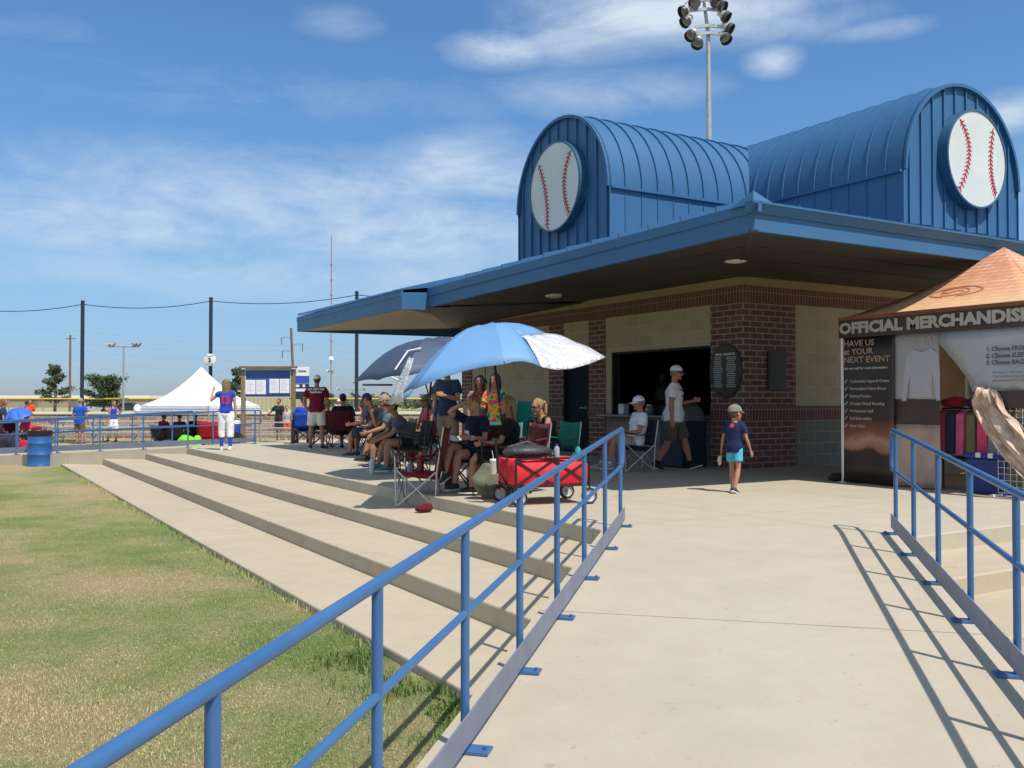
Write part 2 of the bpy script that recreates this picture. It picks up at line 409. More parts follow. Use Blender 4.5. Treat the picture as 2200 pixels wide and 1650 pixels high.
# grass blades in the near lawn, tuft along the step edge
def blades(name, pts, hs, mt, wid=0.006, lean=0.7):
    n = len(pts); rng = np.random.default_rng(5)
    a = rng.uniform(0, 2 * PI, n); l = rng.uniform(0.1, lean, n) * hs; th = rng.uniform(0, 2 * PI, n)
    co = np.zeros((n, 5, 3)); dx = np.cos(a) * wid / 2; dy = np.sin(a) * wid / 2
    co[:, 0] = pts; co[:, 0, 0] -= dx; co[:, 0, 1] -= dy
    co[:, 1] = pts; co[:, 1, 0] += dx; co[:, 1, 1] += dy
    mid = pts.copy(); mid[:, 0] += np.cos(th) * l * 0.4; mid[:, 1] += np.sin(th) * l * 0.4; mid[:, 2] += hs * 0.6
    co[:, 2] = mid; co[:, 2, 0] += dx * 0.8; co[:, 2, 1] += dy * 0.8
    co[:, 3] = mid; co[:, 3, 0] -= dx * 0.8; co[:, 3, 1] -= dy * 0.8
    tip = pts.copy(); tip[:, 0] += np.cos(th) * l; tip[:, 1] += np.sin(th) * l; tip[:, 2] += hs * np.sqrt(np.maximum(0.1, 1 - (l / hs) ** 2))
    co[:, 4] = tip
    me = bpy.data.meshes.new(name); me.vertices.add(n * 5); me.vertices.foreach_set('co', co.reshape(-1))
    base = (np.arange(n) * 5)[:, None]
    loops = np.concatenate([base + np.array([[0, 1, 2, 3]]), base + np.array([[3, 2, 4]])], 1).reshape(-1)
    me.loops.add(n * 7); me.loops.foreach_set('vertex_index', loops.astype(np.int32))
    st = np.stack([np.arange(n) * 7, np.arange(n) * 7 + 4], 1).reshape(-1)
    me.polygons.add(n * 2); me.polygons.foreach_set('loop_start', st.astype(np.int32))
    me.materials.append(mt); me.update(calc_edges=True); me.validate()
    return kind(link(me, name), 'stuff')
rng = np.random.default_rng(3)
N = 260000
dist = 3.2 + 15.0 * rng.random(N) ** 1.5
uu = rng.uniform(-700, 1500, N)
fx, fy = F0.x, F0.y; rx, ry = RT.x, RT.y
k = (uu - 1100) / 2000
px_ = dist * (fx + rx * k); py_ = dist * (fy + ry * k)
keep = (px_ < 2.44) & (((px_ - py_) / S2 < CL - 0.005))
px_, py_, dist = px_[keep], py_[keep], dist[keep]
pts = np.stack([px_, py_, np.full(len(px_), LAWN - 0.003)], 1)
dens = np.array([noise.noise((x * 0.9, y * 0.9, 0)) for x, y in zip(px_, py_)])
hs = (0.010 + 0.012 * rng.random(len(pts))) * (1 + 0.5 * dens) 
blades('grass', pts, np.maximum(0.012, hs), m_blade, 0.005, 0.8)
n2 = 4200
t = rng.random(n2)
ty = 3.6 + 2.2 * rng.random(n2) ** 1.3; tx = 2.44 - np.abs(rng.normal(0, 0.22, n2)) - 0.01
ok = ((tx - ty) / S2 < CL - 0.02)
clump = np.array([noise.noise((x * 3.1, y * 3.1, 4)) for x, y in zip(tx, ty)]) > -0.05
ok &= clump
pts = np.stack([tx, ty, np.full(n2, LAWN)], 1)[ok]
blades('weed_tuft', pts, 0.035 + 0.055 * rng.random(len(pts)), m_tuft, 0.006, 0.9)
ty = 5.8 + 18 * rng.random(1500); tx = 2.445 - np.abs(rng.normal(0, 0.05, 1500))
pts = np.stack([tx, ty, np.full(1500, LAWN)], 1)
blades('edge_grass', pts, 0.03 + 0.05 * rng.random(1500), m_blade, 0.007, 0.8)

# ---------------------------------------------------------------- handrails
def handrail(label, org, ds, inner, zf, posts, s_end, s_far, kick_side, kick=True, top_h=0.89, group='blue ramp handrails', r=0.0195):
    """org: point at s=0 on the rail line, ds: unit direction of growing s, inner: unit vector to the walking side"""
    org = V(org); ds = V(ds); inner = V(inner)
    P = lambda s, h: V((org.x + ds.x * s, org.y + ds.y * s, zf(s) + h))
    base = P(posts[len(posts) // 2], 0)
    t = thing('handrail', label, 'handrail', base, 0, group)
    m = MB()
    ext = s_end
    pts = [P(s_far, top_h)] + [P(s, top_h) for s in np.linspace(s_far, ext - 0.06, 14)[1:]] + [P(ext - 0.02, top_h - 0.012), P(ext, top_h - 0.06), P(ext, top_h - 0.28), P(ext - 0.02, top_h - 0.33)]
    m.tube(pts, r, 12); m.build('top_rail', m_rail, t, 50, True)
    m = MB(); m.tube([P(s_far, top_h - 0.34), P(ext, top_h - 0.34)], r * 0.8, 12); m.build('mid_rail', m_rail, t, 50, True)
    for s in posts:
        m = MB(); m.tube([P(s, 0.006), P(s, top_h)], r * 0.92, 12); p = m.build('post', m_rail, t, 50, True)
        c = P(s, 0); m = MB()
        rot = Matrix.Rotation(math.atan2(ds.y, ds.x), 3, 'Z')
        m.box((c.x + inner.x * 0.03, c.y + inner.y * 0.03, c.z + 0.007), (0.085, 0.15, 0.012), rot)
        for k in (-1, 1): 
            q = c + inner * (0.03 + k * 0.055); m.tube([(q.x, q.y, c.z + 0.012), (q.x, q.y, c.z + 0.026)], 0.011, 6)
        m.build('base_plate', m_rail, p, None, True)
    if kick:
        m = MB(); o = inner * kick_side
        q = [P(s_far, 0.055) + o, P(posts[0] + 0.03, 0.055) + o, P(posts[0] + 0.03, 0.175) + o, P(s_far, 0.175) + o]
        m.prism(q, inner * 0.008); m.build('kick_plate', m_kick, t, None, True, bevel=0.002)
    return t
u1 = (1 / S2, 1 / S2, 0)
posts_l = [8.55, 7.55, 6.52, 5.52, 4.55, 3.60, 2.67, 1.76, 0.86, -0.05, -1.0]; posts_r = [8.60, 7.74, 6.82, 5.91, 4.97, 4.05, 3.12, 2.2, 1.3, 0.4, -0.5]
handrail('blue pipe handrail on the left of the near ramp, nearest the viewer', (-1.08 / S2, 1.08 / S2, 0), u1, (1 / S2, -1 / S2, 0), ramp_z, posts_l, 8.70, -1.8, 0.030)
handrail('blue pipe handrail on the right of the near ramp, casting a ladder shadow', (1.29 / S2, -1.29 / S2, 0), u1, (-1 / S2, 1 / S2, 0), ramp_z, posts_r, 8.80, -1.8, 0.030)
u2 = V((1 / S2, -1 / S2, 0)); n2 = V((1 / S2, 1 / S2, 0)); zf2 = lambda s: min(0, -RS * (-s))
zf2 = lambda s: RS * s if s < 0 else 0.0
handrail('distant blue handrail on the near side of the far ramp, behind the blue drum', V((5.0, 23.6, 0)) + n2 * 0.1, u2, n2, zf2, [-0.05 - 1.25 * i for i in range(8)], 0.12, -9.6, -0.02, True, 0.89, 'blue far ramp handrails', 0.021)
handrail('distant blue handrail on the far side of the far ramp, by the white tent', V((5.0, 23.6, 0)) + n2 * 2.28, u2, -n2, zf2, [0.55 - 1.25 * i for i in range(8)], 0.72, -9.2, -0.02, True, 0.89, 'blue far ramp handrails', 0.021)
# ---------------------------------------------------------------- concession building
BX, BY = 11.45, 11.40             # wall planes
FX, FY = 7.75, 7.55               # fascia planes
YE = 21.95                        # far end of the canopy
YJ = 15.87; FJ = 7.20             # the canopy jogs outward here
XE = 27.5
B = thing('concession_building', 'brick and block concession building with blue crossed barrel vaults and a wide flat eave', 'building', (16, 16.5, 0))
def W(m, name, mt, parent=None, **kw): return m.build(name, mt, parent or B, world=True, **kw)
T = 0.2
# tan and grey block walls
m = MB()
m.bx(BX, BX + T, 12.15, 15.24, 2.125, 2.835); m.bx(BX, BX + T, 15.05, 15.24, 0.88, 2.125)
m.bx(BX, BX + T, 15.80, 16.75, 2.15, 2.835); m.bx(BX, BX + T, 17.30, 21.4, 1.06, 2.835)
m.bx(12.68, 27.0, BY, BY + T, 1.06, 2.835); m.bx(BX + 0.003, 27, 21.2, 21.397, 0, 2.835)
W(m, 'block_wall', m_block)
m = MB()
m.bx(BX, BX + T, 12.15, 15.24, 0, 0.83); m.bx(BX - 0.004, BX + T, 17.30, 21.4, 0, 0.81); m.bx(12.68, 27.0, BY - 0.004, BY + T, 0, 0.81)
W(m, 'base_wall', m_gblock)
def pier(x0, x1, y0, y1):
    m = MB(); m.bx(x0, x1, y0, y1, 0, 0.812); m.bx(x0, x1, y0, y1, 1.062, 2.835)
    return W(m, 'brick_pier', m_brick)
pier(BX - 0.03, 12.68, BY - 0.03, 12.15)
pier(BX - 0.02, BX + T, 15.24, 15.80); pier(BX - 0.02, BX + T, 16.75, 17.30); pier(BX - 0.02, BX + T + .01, 20.9, 21.42)
m = MB()
m.bx(BX - 0.05, BX + T, 12.15, 21.43, 2.835, 3.10); m.bx(12.68, 27.0, BY - 0.05, BY + T, 2.835, 3.10); m.bx(BX - 0.052, 12.68, BY - 0.052, 12.15, 2.835, 3.10)
W(m, 'brick_band', m_soldier)
m = MB()
m.bx(BX - 0.02, BX + T, 17.30, 20.9, 0.81, 1.06); m.bx(12.68, 27.0, BY - 0.02, BY + T, 0.81, 1.06)
m.bx(BX - 0.045, 12.68, BY - 0.045, 12.15, 0.812, 1.062)
for y0, y1 in ((15.24, 15.8), (16.75, 17.3)): m.bx(BX - 0.035, BX + T, y0, y1, 0.812, 1.062)
W(m, 'brick_band', m_soldier)
m = MB(); m.bx(BX - 0.10, BX + T, BY - 0.10, 21.46, 3.10, 3.32); m.bx(BX + T, 27.0, BY - 0.10, BY + T, 3.10, 3.32)
W(m, 'trim_board', m_trim)
# door
m = MB(); m.bx(BX + 0.05, BX + 0.10, 15.84, 16.71, 0.01, 2.11)
d = W(m, 'door', m_door)
m = MB(); m.bx(BX + 0.0, BX + T, 15.80, 15.84, 0, 2.15); m.bx(BX, BX + T, 16.71, 16.75, 0, 2.15); m.bx(BX, BX + T, 15.84, 16.71, 2.11, 2.15)
W(m, 'frame', m_door, d)
m = MB(); m.tube([(BX + 0.05, 16.0, 1.0), (BX - 0.01, 16.0, 1.0), (BX - 0.015, 16.12, 1.0)], 0.012, 6); m.lathe([(0.03, 0), (0.03, 0.012)], 10, (BX + 0.05, 16.0, 1.0), Matrix.Rotation(-PI / 2, 3, 'Y'))
W(m, 'handle', m_galv, d)
# serving window
m = MB()
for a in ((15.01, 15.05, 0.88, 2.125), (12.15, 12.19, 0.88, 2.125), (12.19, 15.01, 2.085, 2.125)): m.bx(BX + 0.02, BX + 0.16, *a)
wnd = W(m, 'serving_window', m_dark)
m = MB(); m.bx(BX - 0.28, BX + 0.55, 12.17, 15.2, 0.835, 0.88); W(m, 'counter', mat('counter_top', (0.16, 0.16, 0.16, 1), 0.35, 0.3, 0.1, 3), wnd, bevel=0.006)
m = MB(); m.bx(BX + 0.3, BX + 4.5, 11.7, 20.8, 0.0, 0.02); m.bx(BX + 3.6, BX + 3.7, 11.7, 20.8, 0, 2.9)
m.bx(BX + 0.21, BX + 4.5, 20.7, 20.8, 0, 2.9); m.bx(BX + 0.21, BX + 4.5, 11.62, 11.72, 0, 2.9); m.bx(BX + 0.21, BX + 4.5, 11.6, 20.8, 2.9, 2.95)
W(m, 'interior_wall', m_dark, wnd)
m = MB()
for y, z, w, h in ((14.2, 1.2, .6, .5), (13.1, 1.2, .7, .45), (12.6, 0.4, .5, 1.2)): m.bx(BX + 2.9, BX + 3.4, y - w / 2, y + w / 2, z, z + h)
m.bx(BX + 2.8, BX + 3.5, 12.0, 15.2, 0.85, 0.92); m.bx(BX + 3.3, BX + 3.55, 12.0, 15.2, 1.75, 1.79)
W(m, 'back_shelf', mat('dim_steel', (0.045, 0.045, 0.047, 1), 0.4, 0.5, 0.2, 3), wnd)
# wall plaques on the corner pier
m = MB(); n = 40; c = V((BX - 0.035, 11.76, 1.66)); rx, rz = 0.385, 0.47
ring = lambda k, x: [(BX - 0.035 - x, c.y + rx * k * math.cos(2 * PI * i / n), c.z + rz * k * math.sin(2 * PI * i / n)) for i in range(n)]
m.loft([ring(1, 0), ring(1, 0.025), ring(0.97, 0.03)])
plq = W(m, 'plaque', mat('bronze_plaque', (0.045, 0.036, 0.026, 1), 0.5, 0.3, 0.3, 20))
m = MB()
rng = random.Random(4)
m_ptx = mat('plaque_text', (0.38, 0.42, 0.44, 1), 0.6, 0, 0.1, 20)
for sgn, y0 in ((1, 0.175), (-1, -0.14)):
    for i in range(17):
        z = c.z + 0.235 - i * 0.0315; w = rng.uniform(0.15, 0.235)
        m = MB(); m.bx(BX - 0.069, BX - 0.066, c.y + y0 - w / 2, c.y + y0 + w / 2, z - 0.007, z + 0.007); W(m, 'name_line', m_ptx, plq)
m = text_mb('SPECIAL THANKS TO', 0.05, (BX - 0.068, c.y, c.z + 0.285), (0, -1, 0), (0, 0, 1), font_bold=0.002)
W(m, 'heading', m_white, plq)
m = MB()
for k in (-1, 1):
    for i in range(16):
        a = -PI / 2 + k * (0.10 + 0.075 * i); p = V((BX - 0.067, c.y + rx * 0.86 * math.cos(a), c.z + rz * 0.86 * math.sin(a)))
        dv = V((0, math.cos(a), math.sin(a))); tv = V((0, -math.sin(a), math.cos(a))) * k
        m.bar(p, p + dv * 0.035 + tv * 0.02, 0.008, 0.008)
W(m, 'stitch_ring', m_black, plq)
m = MB(); m.bx(11.98, 12.42, BY - 0.065, BY - 0.03, 1.33, 2.0)
pk = W(m, 'notice_frame', m_black, bevel=0.008)
m = MB(); m.bx(12.02, 12.38, BY - 0.069, BY - 0.066, 1.37, 1.96); W(m, 'glass', mat('dark_glass', (0.012, 0.012, 0.012, 1), 0.5, 0, 0.05, 2), pk)

# fascia, gutter, soffit, roof
ZB, ZT = 3.07, 3.39
zb = lambda y: ZB - 0.145 * max(0, min(1, (y - FY) / (YJ - FY)))
def fasc(name, pts, up, lo):
    pass
m = MB(); d = 0.06
def strip(m, a, b, za0, za1, zb0, zb1, nrm, th):
    """upright board from a to b, bottoms za0/zb0 and tops za1/zb1, thickness th behind the face"""
    a, b = V(a), V(b); n = V(nrm)
    q = [V((a.x, a.y, za0)), V((b.x, b.y, zb0)), V((b.x, b.y, zb1)), V((a.x, a.y, za1))]
    m.prism(q, -n * th)
zj = zb(YJ)
strip(m, (FX, FY), (FX, YJ), ZB, ZB + 0.2, zj, zj + 0.2, (-1, 0, 0), d)
strip(m, (FX + d, FY), (XE, FY), ZB, ZB + 0.2, ZB, ZB + 0.2, (0, -1, 0), d)
strip(m, (FJ, YJ), (FX - 0.003, YJ), 2.86, 3.17, 2.87, 3.20, (0, -1, 0), d)
strip(m, (FJ, YJ + d), (FJ, YE), 2.86, 3.10, 2.82, 3.06, (-1, 0, 0), d)
strip(m, (FJ + d, YE), (XE, YE), 2.82, 3.06, 2.90, 3.15, (0, 1, 0), d)
W(m, 'fascia', m_blue)
m = MB()
def gutter(m, a, b, n, z0a, z1a, z0b, z1b, p0=0.02, p1=0.10, plain=False):
    a, b, n = V(a), V(b), V(n)
    pr = [(-0.03, 0), (p0, 0), (p0 + 0.012, 0.02), (p1 - 0.02, 0.085), (p1, 0.10), (p1, 0.125), (-0.03, 0.125)]
    if plain: pr = [(-0.03, 0), (p0, 0), (p0 + .004, .012), (p0 + .004, .118), (p0 - .004, .125), (-0.03, .125)]
    ka, kb = (z1a - z0a) / 0.125, (z1b - z0b) / 0.125
    m.loft([[V((a.x, a.y, z0a + h * ka)) + n * o for o, h in pr], [V((b.x, b.y, z0b + h * kb)) + n * o for o, h in pr]])
gutter(m, (FX, FY - 0.1), (FX, YJ + 0.0), (-1, 0, 0), ZB + 0.2, ZT, zj + 0.2, ZT - 0.10, plain=True)
gutter(m, (FX - 0.1, FY), (XE, FY), (0, -1, 0), ZB + 0.2, ZT, ZB + 0.2, ZT)
gutter(m, (FJ, YJ + 0.003), (FJ, YE), (-1, 0, 0), 3.10, 3.21, 3.06, 3.17, 0.01, 0.05, True)
gutter(m, (FJ, YE), (XE, YE), (0, 1, 0), 3.06, 3.17, 3.14, 3.25, 0.01, 0.05)
W(m, 'gutter', m_blue)
SZ = 3.235
m = MB()
m.face((FX, FY, ZB + 0.012), (FX, YJ, zj + 0.012), (BX - 0.05, YJ, SZ), (BX - 0.05, BY - 0.05, SZ))
m.face((FX, FY, ZB + 0.012), (BX - 0.05, BY - 0.05, SZ), (XE, BY - 0.05, SZ), (XE, FY, ZB + 0.012))
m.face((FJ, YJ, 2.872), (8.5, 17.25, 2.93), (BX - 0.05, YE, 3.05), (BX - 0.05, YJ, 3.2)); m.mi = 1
m.face((FJ, YJ, 2.872), (FJ, YE, 2.832), (BX - 0.05, YE, 3.05), (8.5, 17.25, 2.93)); m.mi = 0  # far part takes the colour with painted bounce light, slanting edge
m.face((BX - 0.05, 21.4, 3.08), (BX - 0.05, YE, 3.05), (XE, YE, 2.95), (XE, 21.4, 3.08))
for i in range(1, 4):                     # flush panel seams along the eaves
    k = i / 4; x = FX + (BX - FX) * k; y = FY + (BY - FY) * k; z = ZB + 0.012 + (SZ - ZB - 0.012) * k
    m.bx(x - 0.012, x + 0.012, y, YJ, z - 0.05 * k * 0 - 0.012, z + 0.02); m.bx(x, XE, y - 0.012, y + 0.012, z - 0.012, z + 0.02)
for x in (8.2, 9.6): m.bx(x - .01, x + .01, YJ, YE, 2.90 + (x - FJ) * 0.055 - 0.02, 2.95 + (x - FJ) * 0.055)
m.bar((FX, FY, ZB + 0.005), (BX - 0.05, BY - 0.05, SZ - 0.008), 0.10, 0.012)
W(m, 'soffit', [m_soffit, m_soffit_bounce])
m = MB(); rs = 0.25
Ym = (FY + YE) / 2; Xm0 = FX + (Ym - FY); Xm1 = XE - (Ym - FY); ZR = ZT + rs * (Ym - FY)
m.face((FX - 0.02, FY, ZT - 0.005), (FX - 0.02, YJ, ZT - 0.105), (Xm0, Ym, ZR)); m.face((FX - 0.02, YJ, ZT - 0.105), (FX - 0.02, YE, ZT - 0.06), (Xm0, Ym, ZR)); m.face((FX, FY - 0.02, ZT - 0.005), (Xm0, Ym, ZR), (Xm1, Ym, ZR), (XE, FY - 0.02, ZT - 0.005))
m.face((FX, YE, ZT - 0.06), (XE, YE, ZT - 0.06), (Xm1, Ym, ZR), (Xm0, Ym, ZR)); m.face((XE, FY, ZT), (XE, YE, ZT), (Xm1, Ym, ZR))
m.face((FJ - 0.02, YJ, 3.215), (FJ - 0.02, YE, 3.175), (FX + 0.1, YE, ZT - 0.04), (FX + 0.1, YJ, ZT - 0.085))
y = FY + 0.55                                # standing seams run up the slope
while y < YE - 0.1:
    x0 = FX - 0.05 if y < YJ else FJ - 0.05; z0 = (ZT - 0.10 * (y - FY) / 9) if y < YJ else 3.19
    L = min(y - FY, 4.0); m.bar((x0, y, z0 + 0.022), (FX + L, y, ZT + rs * L + 0.02), 0.02, 0.05); y += 0.62
x = FX + 0.7
while x < XE - 0.1:
    L = min(x - FX, 4.0); m.bar((x, FY - 0.05, ZT + 0.018), (x, FY + L, ZT + rs * L + 0.02), 0.02, 0.045); x += 0.62
W(m, 'roof', m_blue)
hb = bmesh.new()                             # hip cap at the near corner
for q in ((FX - .09, FY - .09, ZT - .03), (FX + .30, FY - .09, ZT - .03), (FX - .06, FY + .30, ZT - .03), (FX - .02, FY - .02, ZT + .13), (FX + .7, FY + .7, ZT + .27), (FX + .55, FY + .85, ZT + .12), (FX + .85, FY + .55, ZT + .12)): hb.verts.new(q)
bmesh.ops.convex_hull(hb, input=hb.verts); hb.verts.index_update(); m = MB(); m.add([v.co.copy() for v in hb.verts], [tuple(v.index for v in f.verts) for f in hb.faces]); hb.free()
W(m, 'hip_cap', m_blue)
# barrel vaults
def vault(o, ax, sd, width, z0, zs, rise, length, name, ball, bp):
    """o: mid of the gable at ground level; ax: axis direction into the building; sd: direction to photo right along the gable"""
    o, ax, sd = V(o), V(ax), V(sd); h = width / 2; n = 28
    prof = [(-h, z0), (-h, zs)] + [(-h * math.cos(PI * i / n), zs + rise * math.sin(PI * i / n)) for i in range(1, n)] + [(h, zs), (h, z0)]
    P = lambda a, z, d: o + sd * a + UPZ * z + ax * d
    m = MB(); m.loft([[P(a, z, 0.02) for a, z in prof], [P(a, z, length) for a, z in prof]], cap=False, closed=False)
    d = 0.42
    while d < length:                        # curved standing seams
        big = [(a * (1 + 0.03 / h), z + (0.03 if z > zs else 0)) for a, z in prof[1:-1]]
        m.loft([[P(a, z, d - 0.011) for a, z in big], [P(a, z, d + 0.011) for a, z in big]], cap=False, closed=False)
        m.loft([[P(a, z, d - 0.011) for a, z in prof[1:-1]], [P(a, z, d - 0.011) for a, z in big]], cap=False, closed=False)
        m.loft([[P(a, z, d + 0.011) for a, z in prof[1:-1]], [P(a, z, d + 0.011) for a, z in big]], cap=False, closed=False)
        for k in (-1, 1): m.bar(P(k * (h + 0.008), z0, d), P(k * (h + 0.008), zs - 0.05, d), 0.02, 0.02, ax)
        d += 0.43
    for k in (-1, 1): m.bar(P(k * (h + 0.03), zs - 0.02, 0.05), P(k * (h + 0.03), zs - 0.02, length), 0.07, 0.05)
    v = W(m, 'vault_roof', m_blue, smooth=35)
    m = MB(); m.face(*[P(a, z, 0.06) for a, z in prof])
    a = -h + 0.20
    while a < h:
        zt = zs + rise * math.sqrt(max(0, 1 - (a / h) ** 2)) - 0.03
        m.bar(P(a, z0, 0.045), P(a, zt, 0.045), 0.035, 0.05, ax); a += 0.36
    rimo = prof[1:-1]; rin = [(x * 0.965, zs + (z - zs) * 0.965) for x, z in rimo]
    m.loft([[P(a, z, -0.03) for a, z in rimo], [P(a, z, -0.03) for a, z in rin], [P(a, z, 0.06) for a, z in rin]], cap=False, closed=False)
    m.loft([[P(a, z, -0.03) for a, z in rimo], [P(a, z, 0.06) for a, z in rimo]], cap=False, closed=False)
    gw = W(m, 'gable_wall', m_blue)
    # baseball medallion
    bc = V(bp); rb = 0.985; nn = 48
    Q = lambda x, y, dd: bc + sd * x + UPZ * y - ax * dd
    ringq = lambda rr, dd: [Q(rr * math.cos(2 * PI * i / nn), rr * math.sin(2 * PI * i / nn), dd) for i in range(nn)]
    m = MB(); m.loft([ringq(rb, -0.05), ringq(rb, 0.165), ringq(rb * 0.965, 0.17), ringq(rb * 0.965, 0.13)], cap=False)
    md = W(m, 'medallion', m_rim, smooth=40)
    m = MB(); m.face(*ringq(rb * 0.966, 0.150)); W(m, 'ball_panel', m_ball, md)
    for pts in ball:
        m = MB(); p0, p1, p2 = [V((a * rb * 0.95, b * rb * 0.95, 0)) for a, b in pts]
        ctl = p1 * 2 - (p0 + p2) * 0.5; prev = None; N = 17
        cur = lambda t: p0 * (1 - t) ** 2 + ctl * 2 * t * (1 - t) + p2 * t * t
        line = [cur(i / 40) for i in range(41)]
        m.tube([Q(p.x, p.y, 0.155) for p in line], (0.006), 4)
        for i in range(40):
            a, b = line[i], line[i + 1]; m.bar(Q(a.x, a.y, 0.155), Q(b.x, b.y, 0.155), 0.026, 0.006, ax)
        for i in range(N):
            t = (i + 0.5) / N; p = cur(t); tg = (cur(t + 0.01) - cur(t - 0.01)).normalized(); nr = V((-tg.y, tg.x, 0))
            if tg.y < 0: tg = -tg
            for k in (-1, 1):
                e = p + nr * (k * 0.075) - tg * 0.065
                if e.length < rb * 0.95: m.bar(Q(p.x, p.y, 0.1555), Q(e.x, e.y, 0.1555), 0.022, 0.006, ax)
        W(m, 'stitch_line', m_stitch, md)
    return v
A0 = 16.90
vault((BX, A0, 0), (1, 0, 0), (0, -1, 0), 3.56, 4.0, 5.53, 1.86, 13.0, 'a', [((-.66, .66), (-.34, -.15), (-.30, -.93)), ((.68, .70), (.42, 0), (.62, -.72))], (BX, 16.90, 5.84))
B0 = 17.29
vault((B0, 11.14, 0), (0, 1, 0), (1, 0, 0), 3.78, 4.0, 5.53, 1.93, 11.0, 'b', [((-.60, .76), (-.29, .1), (-.64, -.72)), ((.58, .74), (.48, -.1), (.66, -.70))], (17.47, 11.14, 5.96))
# downlights in the soffit
for u, v in ((1585, 555), (1193, 631), (968, 675)):
    x, y = {1585: (9.65, 9.75), 1193: (9.55, 14.3), 968: (9.0, 18.2)}[u]
    zz = {1585: 3.145, 1193: 3.07, 968: 2.985}[u]
    m = MB(); m.lathe([(0.155, 0.06), (0.155, 0.004), (0.125, -0.006)], 24, (x, y, zz)); dl = W(m, 'downlight', m_white, smooth=40)
    m = MB(); m.lathe([(0.122, -0.007), (0.09, -0.014), (0.001, -0.018)], 20, (x, y, zz)); W(m, 'lens', m_lens, dl, smooth=60)
# ---------------------------------------------------------------- people
def eval_mesh(mb, voxel, smooth=4, amp=0.0, nscale=14.0, stretch=(1, 1, 1), seed=0):
    me = bpy.data.meshes.new('tmp'); me.from_pydata([tuple(p) for p in mb.v], [], mb.f)
    b = bmesh.new(); b.from_mesh(me); bmesh.ops.recalc_face_normals(b, faces=b.faces); b.to_mesh(me); b.free()
    o = bpy.data.objects.new('tmp', me); COL.objects.link(o)
    r = o.modifiers.new('r', 'REMESH'); r.mode = 'VOXEL'; r.voxel_size = voxel
    if smooth:
        s = o.modifiers.new('s', 'SMOOTH'); s.factor = 0.5; s.iterations = smooth
    bpy.context.view_layer.update()
    ev = o.evaluated_get(bpy.context.evaluated_depsgraph_get())
    out = bpy.data.meshes.new_from_object(ev)
    bpy.data.objects.remove(o); bpy.data.meshes.remove(me)
    out.materials.clear()
    if amp:
        n = len(out.vertices); co = np.zeros(n * 3); no = np.zeros(n * 3)
        out.vertices.foreach_get('co', co); out.vertices.foreach_get('normal', no)
        co = co.reshape(-1, 3); no = no.reshape(-1, 3)
        d = np.array([noise.noise((p[0] * nscale * stretch[0] + seed, p[1] * nscale * stretch[1], p[2] * nscale * stretch[2])) for p in co])
        co += no * (d * amp)[:, None]; out.vertices.foreach_set('co', co.reshape(-1))
    out.polygons.foreach_set('use_smooth', [True] * len(out.polygons)); out.update()
    return out
def part(me, name, m, parent, loc=None):
    me.name = name
    for q in (m if isinstance(m, (list, tuple)) else [m]): me.materials.append(q)
    return link(me, name, parent, False, loc)
def decal(mb, tgt, dirv, off=0.005):
    """press a flat motif onto a garment mesh"""
    bvh = BVHTree.FromPolygons([v.co[:] for v in tgt.vertices], [tuple(p.vertices) for p in tgt.polygons])
    b = bmesh.new(); vs = [b.verts.new(p) for p in mb.v]
    for f in mb.f:
        try: b.faces.new([vs[i] for i in f])
        except ValueError: pass
    dirv = V(dirv).normalized()
    for it in range(2):
        L = [e for e in b.edges if e.calc_length() > 0.05]
        if L: bmesh.ops.subdivide_edges(b, edges=L, cuts=1)
    for v in b.verts:
        h = bvh.ray_cast(v.co - dirv * 0.4, dirv)
        if h[0] is not None: v.co = h[0] - dirv * off
    m = MB(); b.verts.index_update(); m.add([v.co.copy() for v in b.verts], [tuple(x.index for x in f.verts) for f in b.faces]); b.free()
    return m
SKIN = {'fair': mat('skin_fair', (0.50, 0.27, 0.19, 1), 0.55, 0, 0.08, 8, spec=0.3), 'tan': mat('skin_tan', (0.38, 0.19, 0.115, 1), 0.55, 0, 0.08, 8, spec=0.3),
        'red': mat('skin_flushed', (0.46, 0.20, 0.14, 1), 0.55, 0, 0.1, 8, spec=0.3), 'dark': mat('skin_dark', (0.10, 0.05, 0.032, 1), 0.5, 0, 0.1, 8, spec=0.35)}
def hairmat(n, c):
    t = NT('hair_' + n); o = t.obj(); mp = t.n('ShaderNodeMapping'); mp.inputs['Scale'].default_value = (60, 60, 4); t.l(o, mp.inputs[0])
    z = t.noise(mp.outputs[0], 1.0, 4, 0.7)
    t.l(t.ramp(z, [(0.3, sc(c, 0.55)), (0.7, sc(c, 1.35))]), t.b.inputs['Base Color']); t.b.inputs['Roughness'].default_value = 0.5
    t.bump(z, 0.6, 0.01); return t.m
HAIR = {'brown': hairmat('brown', (0.06, 0.032, 0.016, 1)), 'dark': hairmat('dark', (0.02, 0.014, 0.010, 1)), 'blonde': hairmat('blonde', (0.36, 0.23, 0.095, 1)),
        'ginger': hairmat('ginger', (0.24, 0.10, 0.035, 1)), 'grey': hairmat('grey', (0.22, 0.2, 0.18, 1)), 'dirty': hairmat('dirty_blonde', (0.20, 0.135, 0.06, 1))}
m_eye = mat('eye_dark', (0.02, 0.015, 0.012, 1), 0.2, 0, 0.1, 9); m_lip = mat('lip', (0.36, 0.15, 0.115, 1), 0.5, 0, 0.1, 9)
m_shade = mat('sunglass', (0.01, 0.01, 0.012, 1), 0.12, 0, 0.1, 9)
def nv(*a): return V(a).normalized()
